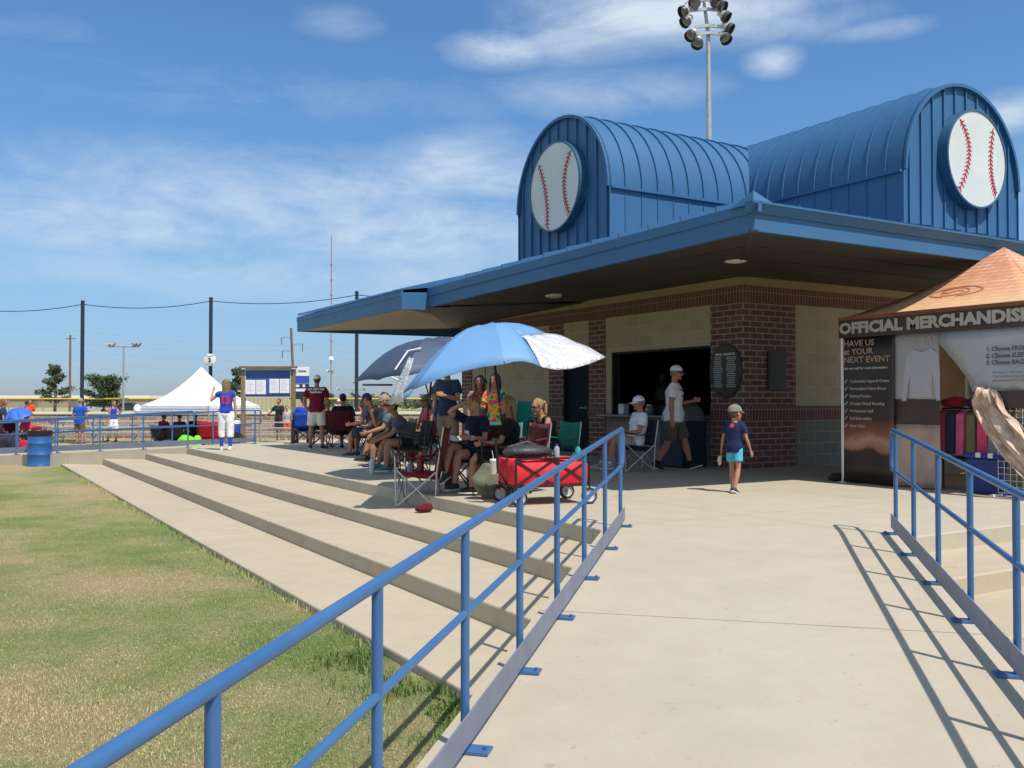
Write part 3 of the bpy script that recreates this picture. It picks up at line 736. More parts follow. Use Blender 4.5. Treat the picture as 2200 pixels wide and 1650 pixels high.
def hand(mb, w, d, n, k, curl, side):
    """palm, four fingers and a thumb: w wrist, d direction, n palm normal (fingers close towards n), side +1 puts the thumb on +x"""
    d = V(d).normalized(); n = V(n); n = (n - d * n.dot(d)).normalized(); x = d.cross(n) * side
    mb.tube([w - d * 0.02 * k, w + d * 0.02 * k, w + d * 0.055 * k, w + d * 0.088 * k], [(0.024 * k, 0.018 * k), (0.034 * k, 0.016 * k), (0.04 * k, 0.014 * k), (0.038 * k, 0.012 * k)], 10, True, x)
    for i, L in enumerate((0.072, 0.080, 0.075, 0.058)):
        p = w + d * (0.082 - 0.004 * abs(i - 1)) * k + x * ((1.5 - i) * 0.0205 * k); a = curl * 0.5; pts = [p - d * 0.015 * k, p]; dd = d
        for q in (0.45, 0.32, 0.26):
            dd = (d * math.cos(a) + n * math.sin(a) + x * (1.5 - i) * 0.05).normalized(); p = p + dd * L * q * k; pts.append(p); a += curl * 0.8
        mb.tube(pts, [0.0095 * k, 0.0098 * k, 0.009 * k, 0.0085 * k, 0.007 * k], 7)
    p = w + d * 0.02 * k + x * 0.026 * k; q1 = (x * 0.75 + d * 0.6 + n * 0.35).normalized(); q2 = (x * 0.25 + d * 0.8 + n * 0.6).normalized()
    mb.tube([p, p + q1 * 0.035 * k, p + q1 * 0.035 * k + q2 * 0.03 * k, p + q1 * 0.035 * k + q2 * 0.055 * k], [0.014 * k, 0.012 * k, 0.0105 * k, 0.008 * k], 7)
def person(label, pos, head, h=1.75, sex='m', skin='fair', pose=None, shirt=None, bottom=None, shoes=None, hair=None, cap=None, group=None, vox=0.011, extra=None, socks=None, shades=False, fat=1.0, face_on=True):
    p = dict(pel=0.92, sp1=(0, 0.02, 1), sp2=(0, 0.03, 1), hy=0, hp=0, hr=0, aL=((-.16, 0, -1), (-.08, .18, -1)), aR=((.16, 0, -1), (.08, .18, -1)),
             lL=((-.05, 0, -1), (-.02, -.02, -1), (-.12, 1, 0)), lR=((.05, 0, -1), (.02, -.02, -1), (.12, 1, 0)), curl=0.5, pL=None, pR=None)
    p.update(pose or {}); k = h / 1.75; f = sex == 'f'; ch = sex == 'c'
    t = thing('person', label, 'person', pos, head, group)
    sw = (0.172 if f else 0.195) * k * (0.93 if ch else 1); hw = (0.092 if f else 0.088) * k
    P0 = V((p.get('px', 0) * k, p.get('py', 0) * k, p['pel'] * k))
    s1 = V(p['sp1']).normalized(); s2 = V(p['sp2']).normalized()
    X = V((1, 0, 0))
    if 'twist' in p: X = V((math.cos(R(p['twist'])), math.sin(R(p['twist'])), 0))
    waist = P0 + s1 * 0.15 * k; rib = waist + (s1 + s2).normalized() * 0.12 * k; chest = rib + s2 * 0.12 * k; S = chest + s2 * 0.115 * k; N = S + s2 * 0.055 * k
    def torso(o, lo=-0.09, drop=None, wx=1.0, flare=0.0):
        a = P0 - s1 * 0.09 * k if lo is None else P0 + s1 * lo * k
        pts = [a, P0 + s1 * 0.03 * k, waist, rib, chest, S - s2 * 0.03 * k, S + s2 * 0.025 * k]
        bx = [(0.150, .105), (.170 if f else .162, .118), (.132 if f else .148, .100), (.142 if f else .160, .108), (.155 if f else .178, .115), (.150 if f else .178, .085), (.075, .058)]
        if fat > 1: bx = [(a_, b_) if i > 4 else (a_ * (1 + (fat - 1) * .6), b_ * fat) for i, (a_, b_) in enumerate(bx)]
        rr = [((a_ * (0.9 if ch else 1)) * k + o * wx + (flare if i < 2 else 0), b_ * k + o + (flare if i < 2 else 0)) for i, (a_, b_) in enumerate(bx)]
        return pts, rr
    J = {}
    for s, kk in ((-1, 'L'), (1, 'R')):
        a = p['a' + kk]; u = V(a[0]).normalized(); w = V(a[1]).normalized(); sh = S - s2 * 0.035 * k + X * (s * sw)
        el = sh + u * 0.285 * k * (0.96 if f else 1); wr = el + w * 0.255 * k * (0.96 if f else 1); J['a' + kk] = (sh, el, wr, u, w)
        a = p['l' + kk]; u = V(a[0]).normalized(); w = V(a[1]).normalized(); hp = P0 + X * (s * hw) - s1 * 0.01 * k
        kn = hp + u * 0.43 * k; an = kn + w * 0.405 * k; J['l' + kk] = (hp, kn, an, u, w, V(a[2]).normalized())
    if p.get('drop', True):                        # set the lower foot on the ground
        lowest = min(J['lL'][2].z, J['lR'][2].z); dz = 0.075 * k - lowest
        if p.get('seat') is None:
            mv = V((0, 0, dz)); P0 += mv; waist += mv; rib += mv; chest += mv; S += mv; N += mv
            for q in J: J[q] = tuple((v + mv if i < 3 else v) for i, v in enumerate(J[q]))
    m = MB(); ap = 0.85 if f else (0.8 if ch else 1.0)
    pts, rr = torso(0); m.tube(pts, rr, 16, True, X)
    m.ell(P0 - s1 * 0.03 * k, (0.155 * k, 0.115 * k, 0.10 * k))
    yaw = Matrix.Rotation(R(p['hy']), 3, 'Z') @ Matrix.Rotation(R(p['hp']), 3, 'X') @ Matrix.Rotation(R(p['hr']), 3, 'Y')
    HC = N + s2 * 0.06 * k + yaw @ V((0, 0.025 * k, 0.085 * k)); hs = k * (1.16 if ch else 1.0) * (h / 1.75) ** (-0.25 if not ch else -0.5)
    H = lambda x, y, z: HC + yaw @ (V((x, y, z)) * hs)
    m.tube([S - s2 * 0.05 * k, N, HC + yaw @ V((0, -0.02, -0.05)) * hs], [(0.075 * k, 0.06 * k), (0.052 * k * (0.9 if f else 1.05), 0.055 * k), (0.05 * hs, 0.056 * hs)], 12, True, X)
    m.ell(H(0, -0.012, 0.032), (0.074 * hs, 0.094 * hs, 0.086 * hs), yaw)
    m.tube([H(0, 0.02, 0.06), H(0, 0.024, 0), H(0, 0.028, -0.05), H(0, 0.038, -0.098)], [(0.058 * hs, 0.064 * hs), (0.067 * hs, 0.068 * hs), (0.058 * hs, 0.062 * hs), (0.032 * hs, 0.04 * hs)], 14, True, yaw @ V((1, 0, 0)))
    m.tube([H(0, 0.088, 0.022), H(0, 0.104, -0.008), H(0, 0.112, -0.026)], [0.008 * hs, 0.012 * hs, 0.015 * hs], 7)
    m.ell(H(0, 0.083, 0.034), (0.048 * hs, 0.014 * hs, 0.010 * hs), yaw); m.ell(H(0, 0.070, -0.098), (0.024 * hs, 0.022 * hs, 0.018 * hs), yaw)
    for s in (-1, 1): m.ell(H(s * 0.076, -0.006, -0.006), (0.011 * hs, 0.02 * hs, 0.031 * hs), yaw)
    for s, kk in ((-1, 'L'), (1, 'R')):
        sh, el, wr, u, w = J['a' + kk]
        m.tube([S - s2 * 0.03 * k + X * (s * 0.09 * k), sh - X * s * 0.015 * k, sh + u * 0.05 * k, sh + u * 0.15 * k, el, el + w * 0.07 * k, el + w * 0.17 * k, wr + w * 0.01 * k],
               [.062 * k * ap, .060 * k * ap, .056 * k * ap, .051 * k * ap, .041 * k * ap, .043 * k * ap, .034 * k * ap, .026 * k * ap], 12)
        pn = p['p' + kk]; pn = V(pn) if pn else V((-s, 0.3, 0))
        hand(m, wr + w * 0.015 * k, (w + V(p.get('hd' + kk, (0, 0, 0)))).normalized(), pn, k * (0.93 if f else 1), p['curl'] if not isinstance(p['curl'], tuple) else p['curl'][0 if s < 0 else 1], s if pn.x * s < 0.2 else -s)
        hp, kn, an, u, w, ft = J['l' + kk]
        lp = 1.04 if f else (0.86 if ch else 1.06)
        m.tube([hp + V((0, 0, 0.03 * k)), hp + u * 0.10 * k, hp + u * 0.25 * k, kn - u * 0.02 * k, kn + w * 0.04 * k, kn + w * 0.14 * k, kn + w * 0.27 * k, an],
               [.090 * k * lp, .088 * k * lp, .075 * k * lp, .057 * k * lp, .054 * k, .058 * k * (1.1 if sex == 'm' else 1), .045 * k, .036 * k], 12)
        m.tube([an - ft * 0.05 * k - V((0, 0, 0.03 * k)), an + ft * 0.06 * k - V((0, 0, 0.035 * k)), an + ft * 0.15 * k - V((0, 0, 0.055 * k))], [.034 * k, .036 * k, .022 * k], 8)
    part(eval_mesh(m, vox * 0.85, 3), 'body', SKIN[skin], t)
    # face
    if face_on:
        for s in (-1, 1):
            m = MB(); m.ell(H(s * 0.032, 0.083, 0.012), (0.013 * hs, 0.008 * hs, 0.0065 * hs), yaw, 8, 6); m.build('eye', m_eye, t, 60)
        m = MB(); m.ell(H(0, 0.087, -0.062), (0.021 * hs, 0.008 * hs, 0.0055 * hs), yaw, 8, 6); m.build('mouth', m_lip, t, 60)
        if shades:
            m = MB()
            for s in (-1, 1):
                m.ell(H(s * 0.034, 0.093, 0.012), (0.028 * hs, 0.010 * hs, 0.02 * hs), yaw, 10, 6); m.bar(H(s * 0.06, 0.09, 0.018), H(s * 0.08, 0.0, 0.014), 0.006, 0.008)
            m.bar(H(-.02, .1, .018), H(.02, .1, .018), 0.006, 0.006); m.build('sunglasses', m_shade, t, 60)
    sd = len(label) * 0.37
    # hair
    if hair:
        col, style = hair; m = MB(); cz, cr3 = (0.020, (0.079 * hs, 0.090 * hs, 0.070 * hs)) if cap else (0.040, (0.083 * hs, 0.096 * hs, 0.086 * hs))
        if style == 'short': m.ell(H(0, -0.024, cz), cr3, yaw); m.ell(H(0, -0.05, -0.01), (0.07 * hs, 0.055 * hs, 0.06 * hs), yaw)
        elif style == 'pony':
            m.ell(H(0, -0.022, 0.040), (0.083 * hs, 0.097 * hs, 0.086 * hs), yaw); q = H(0, -0.115, 0.04); dn = V((0, 0, -1))
            m.tube([q, q + yaw @ V((0, -.05, 0)) * hs, q + yaw @ V((0, -.065, -.06)) * hs, q + yaw @ V((0, -.04, -.17)) * hs, q + yaw @ V((0, -.03, -.23)) * hs], [.02 * hs, .032 * hs, .036 * hs, .028 * hs, .008 * hs], 10)
        elif style == 'bun':
            m.ell(H(0, -0.022, 0.040), (0.083 * hs, 0.097 * hs, 0.086 * hs), yaw); m.ell(H(0, -.07, .125), (.045 * hs, .045 * hs, .04 * hs), yaw)
        else:
            L = {'long': 0.30, 'mid': 0.17}[style]
            m.ell(H(0, -0.022, cz), cr3, yaw)
            q = lambda x, y, z: H(x, y, 0) + V((0, 0, z)) * hs
            m.tube([q(0, -.04, .06 if not cap else .01), q(0, -.06, -.02), q(0, -.075, -.10), q(0, -.085, -.6 * L - .04), q(0, -.085, -L)], [(.075 * hs, .05 * hs), (.088 * hs, .055 * hs), (.092 * hs, .045 * hs), (.085 * hs, .035 * hs), (.05 * hs, .015 * hs)], 14, True, yaw @ V((1, 0, 0)))
            for s in (-1, 1): m.tube([q(s * .06, 0, .09 if not cap else .03), q(s * .082, .01, .02), q(s * .085, .01, -.06), q(s * .088, .02, -.13 - .2 * L), q(s * .08, .03, -.16 - .45 * L)], [.022 * hs, .024 * hs, .024 * hs, .022 * hs, .008 * hs], 8)
        part(eval_mesh(m, vox * 0.9, 2, 0.012, 30, (1, 1, 0.25), sd), 'hair', HAIR[col], t)
    if cap:
        cm, bm, back = cap[:3]; m = MB(); rings = []; rq = yaw @ (Matrix.Rotation(PI, 3, 'Z') if back else Matrix.Identity(3)); HH = lambda x, y, z: HC + rq @ (V((x, y, z)) * hs)
        oy = 0.012 if back else -0.012; tilt = -0.10
        for i in range(8):
            a = i / 7 * PI / 2 * 0.985; c_, s_ = math.cos(a), math.sin(a)
            rings.append([HH(0.089 * c_ * math.cos(b), oy + 0.106 * c_ * math.sin(b), 0.040 + 0.092 * s_ + (-0.012 if s_ < .3 else 0) * (1 - math.sin(b)) * .5) for b in [2 * PI * j / 24 for j in range(24)]])
        m.loft(rings, True); m.ell(HH(0, oy, 0.134), (.008 * hs, .008 * hs, .005 * hs))
        co = m.build('cap', cm, t, 60)
        m = MB(); N_ = 12; L_ = cap[3] if len(cap) > 3 else 0.075; top = []; 
        inn = [HH(0.088 * math.cos(a), oy + 0.104 * math.sin(a), 0.036) for a in np.linspace(R(18), R(162), N_)]
        outr = [HH(0.080 * math.cos(a), oy + 0.104 * math.sin(a) + L_ * (0.25 + .75 * math.sin(a)), 0.036 - 0.020 * (1 - 0.2 * math.sin(a)) - .012 * abs(math.cos(a))) for a in np.linspace(R(18), R(162), N_)]
        m.loft([inn, outr], False, False); m.build('brim', bm, co, 60, solid=0.005)
    # clothes
    res = {'t': t, 'J': J, 'S': S, 'chest': chest, 'P0': P0, 'HC': HC, 'H': H, 'yaw': yaw, 'k': k, 'torso': None, 'rib': rib, 'waist': waist}
    if shirt:
        cm, sl, hem = shirt[:3]; m = MB(); o = (0.014 if f else 0.020) * k
        pts, rr = torso(o, hem, flare=(0.018 if sl == 'short' else 0.008) * k if sl != 'tank' else 0.0)
        if sl == 'tank': pts, rr = pts[:-1] + [S - s2 * 0.005 * k], [(a_ - .012 * k * (i > 3), b_) for i, (a_, b_) in enumerate(rr[:-1])] + [(.085 * k, .06 * k)]
        m.tube(pts, rr, 18, True, X)
        for s, kk in ((-1, 'L'), (1, 'R')):
            sh, el, wr, u, w = J['a' + kk]
            if sl == 'tank': m.tube([S - s2 * 0.01 * k + X * (s * 0.06 * k), S - s2 * 0.03 * k + X * (s * 0.14 * k)], [.055 * k, .055 * k], 10); continue
            e = {'short': 0.62, 'long': 1.0, 'cap': 0.30}[sl]; g = 0.016 * k
            pp = [S - s2 * 0.035 * k + X * (s * 0.08 * k), sh - X * s * 0.012 * k, sh + u * 0.05 * k, sh + u * 0.285 * k * e]
            r4 = [.066 * k * ap + g * .5, .064 * k * ap + g, .062 * k * ap + g, .058 * k * ap + g * (1.5 if sl == 'short' else .7)]
            if sl == 'long': pp += [el + w * .1 * k, wr]; r4 += [.05 * k + g * .5, .034 * k + g * .4]
            m.tube(pp, r4, 12)
        me = eval_mesh(m, vox, 3, 0.010 * k, 9, (1, 1, 0.7), sd); res['torso'] = me
        res['shirt'] = part(me, {'tank': 'tank_top', 'short': 't_shirt', 'long': 'long_sleeve_shirt', 'cap': 'jersey'}[sl], cm, t)
    if bottom:
        cm, L, fl = bottom[:3]; m = MB(); o = 0.016 * k; kb_ = k; k = k * (0.86 if ch else 1)
        m.tube([P0 - s1 * 0.08 * k, P0 + s1 * 0.02 * k, P0 + s1 * 0.10 * k], [(.15 * k + o, .105 * k + o), (.166 * k + o, .118 * k + o), (.142 * k + o * .6, .102 * k + o * .5)], 16, True, X)
        m.ell(P0 - s1 * 0.04 * k, (.16 * k + o, .12 * k + o, .10 * k))
        for s, kk in ((-1, 'L'), (1, 'R')):
            hp, kn, an, u, w, ft = J['l' + kk]; lp = 1.04 if f else (1.0 if ch else 1.06)
            pp = [hp + V((0, 0, .03 * k)), hp + u * .10 * k]; r4 = [.095 * k * lp + o * .6, .092 * k * lp + o]
            q = min(L, 0.43); pp.append(hp + u * q * k); r4.append((.088 - .03 * q / .43) * k * lp + o + fl * k)
            if L > 0.43: pp[-1] = kn; pp += [kn + w * .12 * k, kn + w * min(.40, L - .43) * k]; r4 += [.06 * k + o + fl * .6 * k, .046 * k + o + fl * k]
            m.tube(pp, r4, 14)
        k = kb_
        part(eval_mesh(m, vox, 3, 0.009 * k, 10, (1, 1, .8), sd + 3), 'shorts' if L < 0.45 else 'trousers', cm, t)
    for s, kk in ((-1, 'L'), (1, 'R')):
        hp, kn, an, u, w, ft = J['l' + kk]
        if socks:
            m = MB(); m.tube([kn + w * (.405 - socks[1]) * k, kn + w * .27 * k if socks[1] > .15 else an - w * .04 * k, an], [(.062 if socks[1] > .2 else .044) * k, .049 * k, .042 * k], 12); m.build('sock', socks[0], t, 60)
        if shoes:
            cm, so = shoes; up = w * -1; up = (up - ft * up.dot(ft)).normalized(); b_ = an - up * .04 * k; m = MB()
            Q = lambda y, z: b_ + ft * y * k + up * z * k; sx = ft.cross(up)
            m.tube([Q(-.075, .0), Q(-.03, .012), Q(.03, .012), Q(.09, -.002), Q(.145, -.012), Q(.178, -.02)], [(.028 * k, .03 * k), (.05 * k, .038 * k), (.046 * k, .04 * k), (.034 * k, .046 * k), (.024 * k, .043 * k), (.012 * k, .024 * k)], 12, True, up)
            m.tube([Q(.0, .05), Q(.0, .0)], [.044 * k, .048 * k], 10)
            sh = m.build('shoe', cm, t, 70)
            m = MB(); ol = [(-.082, .02), (-.07, .034), (0, .036), (.08, .047), (.14, .046), (.175, .03), (.186, 0)]
            ol = ol + [(y, -x) for y, x in ol[-2::-1]]
            m.prism([Q(y, -.022) + sx * x * k for y, x in ol], -up * (.018 * k)); m.build('sole', so, sh, 60)
    return res
SIT = dict(seat=0.44, pel=0.53, sp1=(0, -.12, 1), sp2=(0, .05, 1), lL=((-.13, 1, .02), (0, .08, -1), (-.1, 1, 0)), lR=((.13, 1, .02), (0, .08, -1), (.1, 1, 0)),
           aL=((-.15, .35, -1), (.15, 1, -.1)), aR=((.15, .35, -1), (-.15, 1, -.1)), drop=False)
def sit(**kw): d = dict(SIT); d.update(kw); return d
def seated(label, pos, head, h, **kw):
    """people on chairs: pelvis over the seat 0.44 m up, whatever their size"""
    p = kw.get('pose') or dict(SIT); p = dict(p); k = h / 1.75; p['pel'] = (0.375 + 0.10 * k) / k; kw['pose'] = p
    return person(label, pos, head, h, **kw)

def camp_chair(label, pos, head, fab, frame, group='folding camp chairs', back_h=0.84, wid=0.56, cup=True, tagged=False, trim=None):
    t = thing('camp_chair', label, 'camp chair', pos, head, group); w = wid / 2; trim = trim or fab
    m = MB()                                              # sagging seat
    rows = []
    for j in range(5):
        y = -0.22 + 0.46 * j / 4
        rows.append([(w * .92 * (2 * i / 6 - 1), y, 0.40 + 0.05 * (j / 4) - 0.075 * (1 - (2 * i / 6 - 1) ** 2)) for i in range(7)])
    m.loft(rows, False, False); m.build('seat', fab, t, 60, solid=0.012)
    m = MB(); rows = []
    for j in range(6):
        z = 0.42 + (back_h - 0.42) * j / 5
        rows.append([(w * .98 * (2 * i / 6 - 1), -0.23 - 0.20 * (z - .42) - 0.035 * (1 - (2 * i / 6 - 1) ** 2), z - (0.02 * (1 - abs(2 * i / 6 - 1)) if j == 5 else 0)) for i in range(7)])
    m.loft(rows, False, False); m.build('backrest', fab, t, 60, solid=0.012)
    for s in (-1, 1):
        m = MB(); m.loft([[(s * (w - .05), 0.27, .655), (s * (w + .05), .27, .655)], [(s * (w - .05), 0.0, .60), (s * (w + .05), 0.0, .60)], [(s * (w - .04), -.24, .64), (s * (w + .04), -.24, .64)]], False, False)
        a = m.build('armrest', trim, t, 60, solid=0.012)
        if cup and s == 1:
            m = MB(); m.lathe([(0.045, -.1), (0.05, 0)], 12, (s * w, .18, .645), None, False); m.build('cup_holder', trim, a, 60, solid=0.006)
    r = 0.0105
    def leg(a, b):
        m = MB(); m.tube([a, b], r, 8); m.lathe([(0.018, 0), (0.02, 0.02), (0.012, .03)], 8, (a[0], a[1], 0)); return m
    F, Bk = 0.24, -0.24
    for a, b in (((-w, F, .01), (w, F, .46)), ((w, F, .01), (-w, F, .46)), ((-w, Bk, .01), (w, Bk, .43)), ((w, Bk, .01), (-w, Bk, .43)),
                 ((-w, F, .012), (-w, Bk, .43)), ((-w, Bk, .012), (-w, F, .46)), ((w, F, .012), (w, Bk, .43)), ((w, Bk, .012), (w, F, .46))):
        leg(a, b).build('leg', frame, t, 60)
    for s in (-1, 1):
        m = MB(); m.tube([(s * w, F, .01), (s * w, F + .02, .655)], r, 8); m.build('front_post', frame, t, 60)
        m = MB(); m.tube([(s * w, Bk, .01), (s * w, Bk - .02, .45), (s * w, -.23 - .2 * (back_h - .42), back_h)], r, 8); m.build('back_post', frame, t, 60)
    if tagged:
        m = MB(); m.face((-.06, .262, .42), (.03, .262, .42), (.02, .275, .24), (-.07, .275, .24)); m.build('care_tag', m_paper, t, None, solid=0.003)
    return t
# ---------------------------------------------------------------- the people in the photo and the chairs they use
c = cloth
SH = lambda r, g, b, w=True: (flat(r, g, b, 0.7), m_white if w else m_black)
# player in blue jersey
pp = gp(485, 967); 
r = person('softball player seen from behind in blue jersey and white pants, one hand raised', pp, face(186), 1.66, 'f', 'fair',
    dict(aL=((-.72, .15, -.62), (.18, .25, 1)), aR=((.16, .02, -1), (.06, .10, -1)), lL=((-.03, .08, -1), (0, -.05, -1), (-.2, 1, 0)), lR=((.06, -.10, -1), (.02, -.16, -1), (.1, 1, -.15)), hy=8, pL=(.3, .9, 0)),
    (c(38, 66, 168), 'cap', -0.02), (c(222, 222, 222), 0.60, 0.012), SH(225, 215, 205), ('dirty', 'long'), None, None, 0.010, socks=(c(40, 78, 160), 0.24))
k = r['k']; m = text_mb('13', 0.25, r['rib'] + V((0.0, -.35, .03)), (1, 0, 0), (0, 0, 1), font_bold=0.012, sx=0.9)
part_ = decal(m, r['torso'], (0, 1, 0)); part_.build('jersey_number', c(205, 45, 70), r['t'])
hw_ = r['J']['aR'][2]
t = thing('drink_jug', 'small blue drink jug with white lid carried by the softball player', 'drink jug', r['t'].matrix_basis @ V((hw_.x + .01, hw_.y + .05, hw_.z - .42)))
m = MB(); m.lathe([(.085, 0), (.09, .02), (.09, .19), (.085, .2)], 16); m.build('jug_body', flat(25, 70, 150, .4), t, 50)
m = MB(); m.lathe([(.088, .2), (.088, .25), (.06, .27), (.03, .29)], 16); m.build('lid', m_white, t, 50)
m = MB(); m.tube([(-.08, 0, .23), (-.07, 0, .31), (0, 0, .345), (.07, 0, .31), (.08, 0, .23)], .008, 6); m.build('handle', m_white, t, 60)
# man in maroon shirt
r = person('man from behind in maroon t-shirt, pale shorts and white cap, hand on hip', gp(680, 964), face(178), 1.78, 'm', 'tan',
    dict(aL=((-.42, -.12, -1), (.20, .45, -.85)), aR=((.20, .05, -1), (.05, .35, -1)), lL=((-.10, 0, -1), (-.03, -.02, -1), (-.2, 1, 0)), lR=((.10, 0, -1), (.03, -.02, -1), (.2, 1, 0)), curl=0.9, hp=4),
    (c(112, 22, 42), 'short', -0.06), (c(222, 218, 200), 0.36, 0.03), SH(60, 66, 90), ('brown', 'short'), (c(228, 228, 226), c(228, 228, 226), False), None, 0.011, fat=1.05)
for s, dz, sz in (('NO CAPTAIN', .235, .066), ('VOLLEYBALL', .165, .052)):
    m = text_mb(s, sz, r['rib'] + V((0, -.4, dz - .02)), (1, 0, 0), (0, 0, 1), font_bold=0.003); decal(m, r['torso'], (0, 1, 0)).build('shirt_lettering', m_white, r['t'])
# man walking past the window
r = person('man striding past the serving window in white t-shirt, grey shorts and cap', gp(1448, 1007), face(76), 1.80, 'm', 'red',
    dict(sp1=(0, .04, 1), sp2=(0, .02, 1), aR=((.10, -.14, -1), (.03, .06, -1)), aL=((-.1, .10, -1), (.15, 1, .20)), lL=((-.03, .42, -1), (0, .24, -1), (-.1, 1, .30)), lR=((.03, -.20, -1), (0, -.52, -1), (.1, 1, -.36)), hy=-6, hp=-6, curl=.7),
    (c(238, 236, 234), 'short', -0.10), (c(92, 88, 78), 0.40, 0.04), SH(22, 22, 25), ('grey', 'short'), (c(242, 242, 244), c(35, 50, 120), False), None, 0.009, shades=True, fat=1.16, socks=(c(30, 30, 32), .06))
ch_ = r['chest']; k = r['k']
m = MB(); o_ = ch_ + V((.04, .5, .02))
for a, b, w_ in (((-.11, .015), (.0, .0), .022), ((-.02, -.005), (.03, -.055), .025), ((.0, -.01), (.09, .045), .026)):
    m.bar(o_ + V((-a[0], 0, a[1])), o_ + V((-b[0], 0, b[1])), w_, .002, V((0, 1, 0)))
decal(m, r['torso'], (0, -1, 0)).build('chest_emblem', c(60, 50, 130), r['t'])
m = text_mb('RUNNING', .042, ch_ + V((.03, .5, -.075)), (-1, 0, 0), (0, 0, 1), font_bold=.003); decal(m, r['torso'], (0, -1, 0)).build('shirt_lettering', c(190, 50, 75), r['t'])
# boy
r = person('small boy walking away in navy t-shirt, turquoise shorts and plain grey cap', gp(1578, 1058), face(140), 1.07, 'c', 'tan',
    dict(aL=((-.30, .0, -1), (-.25, .22, -1)), aR=((.30, .05, -1), (.22, .28, -1)), lL=((-.02, .20, -1), (0, .06, -1), (-.1, 1, 0)), lR=((.03, -.08, -1), (0, -.45, -1), (.1, 1, -.35)), hy=-22, curl=.7),
    (c(30, 38, 76), 'short', -0.10), (c(78, 178, 208), 0.30, 0.03), SH(60, 56, 60), ('brown', 'short'), (c(128, 128, 122), c(100, 100, 98), False, .06), None, 0.008)
m = MB(); o_ = r['chest'] + V((0, -.4, .045)); m.ell(o_, (.028, .001, .03), None, 10, 6); decal(m, r['torso'], (0, 1, 0)).build('collar_emblem', c(190, 60, 70), r['t'])
m = MB(); hp_, kn_ = r['J']['lR'][0], r['J']['lR'][1]
q = r['J']['aL'][2] + r['J']['aL'][4] * .12
t = thing('paper_money', 'folded white paper held in the left hand of the small boy', 'paper', r['t'].matrix_basis @ q)
m = MB(); m.loft([[(-.035, 0, .03), (.035, .02, .035)], [(-.04, .01, -.03), (.04, .03, -.03)], [(-.03, 0, -.09), (.03, .02, -.085)]], False, False); m.build('paper_sheet', flat(205, 205, 180), t, None, solid=.004)

# seated man in the white shirt
navy = c(28, 36, 66); pS = gp(1362, 1012); hS = face(-78)
camp_chair('navy camp chair with grey tubes in front of the serving window', pS, hS, navy, m_silver)
r = seated('man in white polo and white cap sitting by the serving window', pS, hS, 1.64, sex='m', skin='red', pose=sit(sp1=(0, -.36, 1), sp2=(0, -.12, 1), hp=-8, hy=-4, lL=((-.16, 1, .10), (-.05, .18, -1), (-.15, 1, 0)), lR=((.10, 1, .05), (.05, .30, -1), (.1, 1, .1)), aR=((.16, .25, -1), (-.1, 1, .0)), aL=((-.16, .35, -1), (.2, 1, -.1))),
    shirt=(c(238, 240, 244), 'short', -.05), bottom=(c(176, 160, 140), .38, .03), shoes=SH(150, 145, 145), hair=('grey', 'short'), cap=(c(240, 240, 246), c(240, 240, 246), False), vox=.010, fat=1.15, socks=(c(200, 200, 200), .05))
m = MB(); o_ = r['S'] + V((.5, -.01, .0)); m.box(o_ + V((0, -.02, -.06)), (.002, .03, .12)); m.box(o_ + V((0, .06, -.02)), (.002, .09, .03)); decal(m, r['torso'], (-1, 0, 0)).build('shoulder_piping', navy, r['t'])

# blonde woman in black tank top, teal chairs
teal = c(20, 122, 108); pB = gp(1188, 1030); hB = face(-62)
camp_chair('teal camp chair behind the red wagon, under the blonde woman in black', pB + (-F0) * -0.02, hB, teal, m_silver)
r = seated('blonde woman in black tank top and sunglasses leaning over the red wagon', pB, hB, 1.62, sex='f', skin='tan', pose=sit(sp1=(0, .30, 1), sp2=(0, .52, 1), hp=-12, hy=14, aR=((.10, .30, -1), (-.15, .9, -.55)), aL=((-.2, .5, -1), (.35, 1, -.35))),
    shirt=(c(24, 24, 28), 'tank', -.03), bottom=(c(40, 40, 46), .36, .02), shoes=SH(40, 40, 44), hair=('blonde', 'pony'), vox=.009, shades=True)
m = MB(); 
for i in range(5): m.box(r['chest'] + V((.5, -.05 + i * .012, .10 - i * .05)), (.002, .022, .045))
decal(m, r['torso'], (-1, 0, 0)).build('side_stripe', m_white, r['t'])
# woman shading her eyes
maroon = c(88, 16, 28); pE = gp(1016, 1052); hE = face(-38)
camp_chair('dark red camp chair with black tubes under the woman shading her eyes', pE, hE, maroon, m_blackrod)
r = seated('woman in navy t-shirt shading her eyes with a raised forearm, legs crossed', pE, hE, 1.62, sex='f', skin='fair', pose=sit(sp1=(0, -.26, 1), sp2=(0, -.02, 1), hp=-14, hy=-8, hr=0, aR=((.55, .72, .45), (-.92, .06, .40)), aL=((-.22, .30, -1), (.25, 1, .10)), lL=((-.02, 1, .05), (.10, .05, -1), (0, 1, 0)), lR=((-.10, 1, .30), (-.12, .42, -.90), (-.1, 1, -.35)), pR=(0, -.6, -.8), curl=.35),
    shirt=(c(32, 38, 66), 'short', -.05), bottom=(c(22, 24, 28), .26, .02), shoes=SH(58, 62, 60), hair=('ginger', 'bun'), vox=.009)
m = MB(); m.box(r['rib'] + V((.06, .5, .03)), (.10, .002, .045)); m.box(r['rib'] + V((.03, .5, .0)), (.05, .002, .03)); decal(m, r['torso'], (0, -1, 0)).build('shirt_emblem', m_white, r['t'])
w_ = r['J']['aL']; m = MB(); m.tube([w_[2] - w_[4] * .05, w_[2] - w_[4] * .015], .034, 12); m.build('wristwatch', flat(200, 200, 200, .3), r['t'], 60)
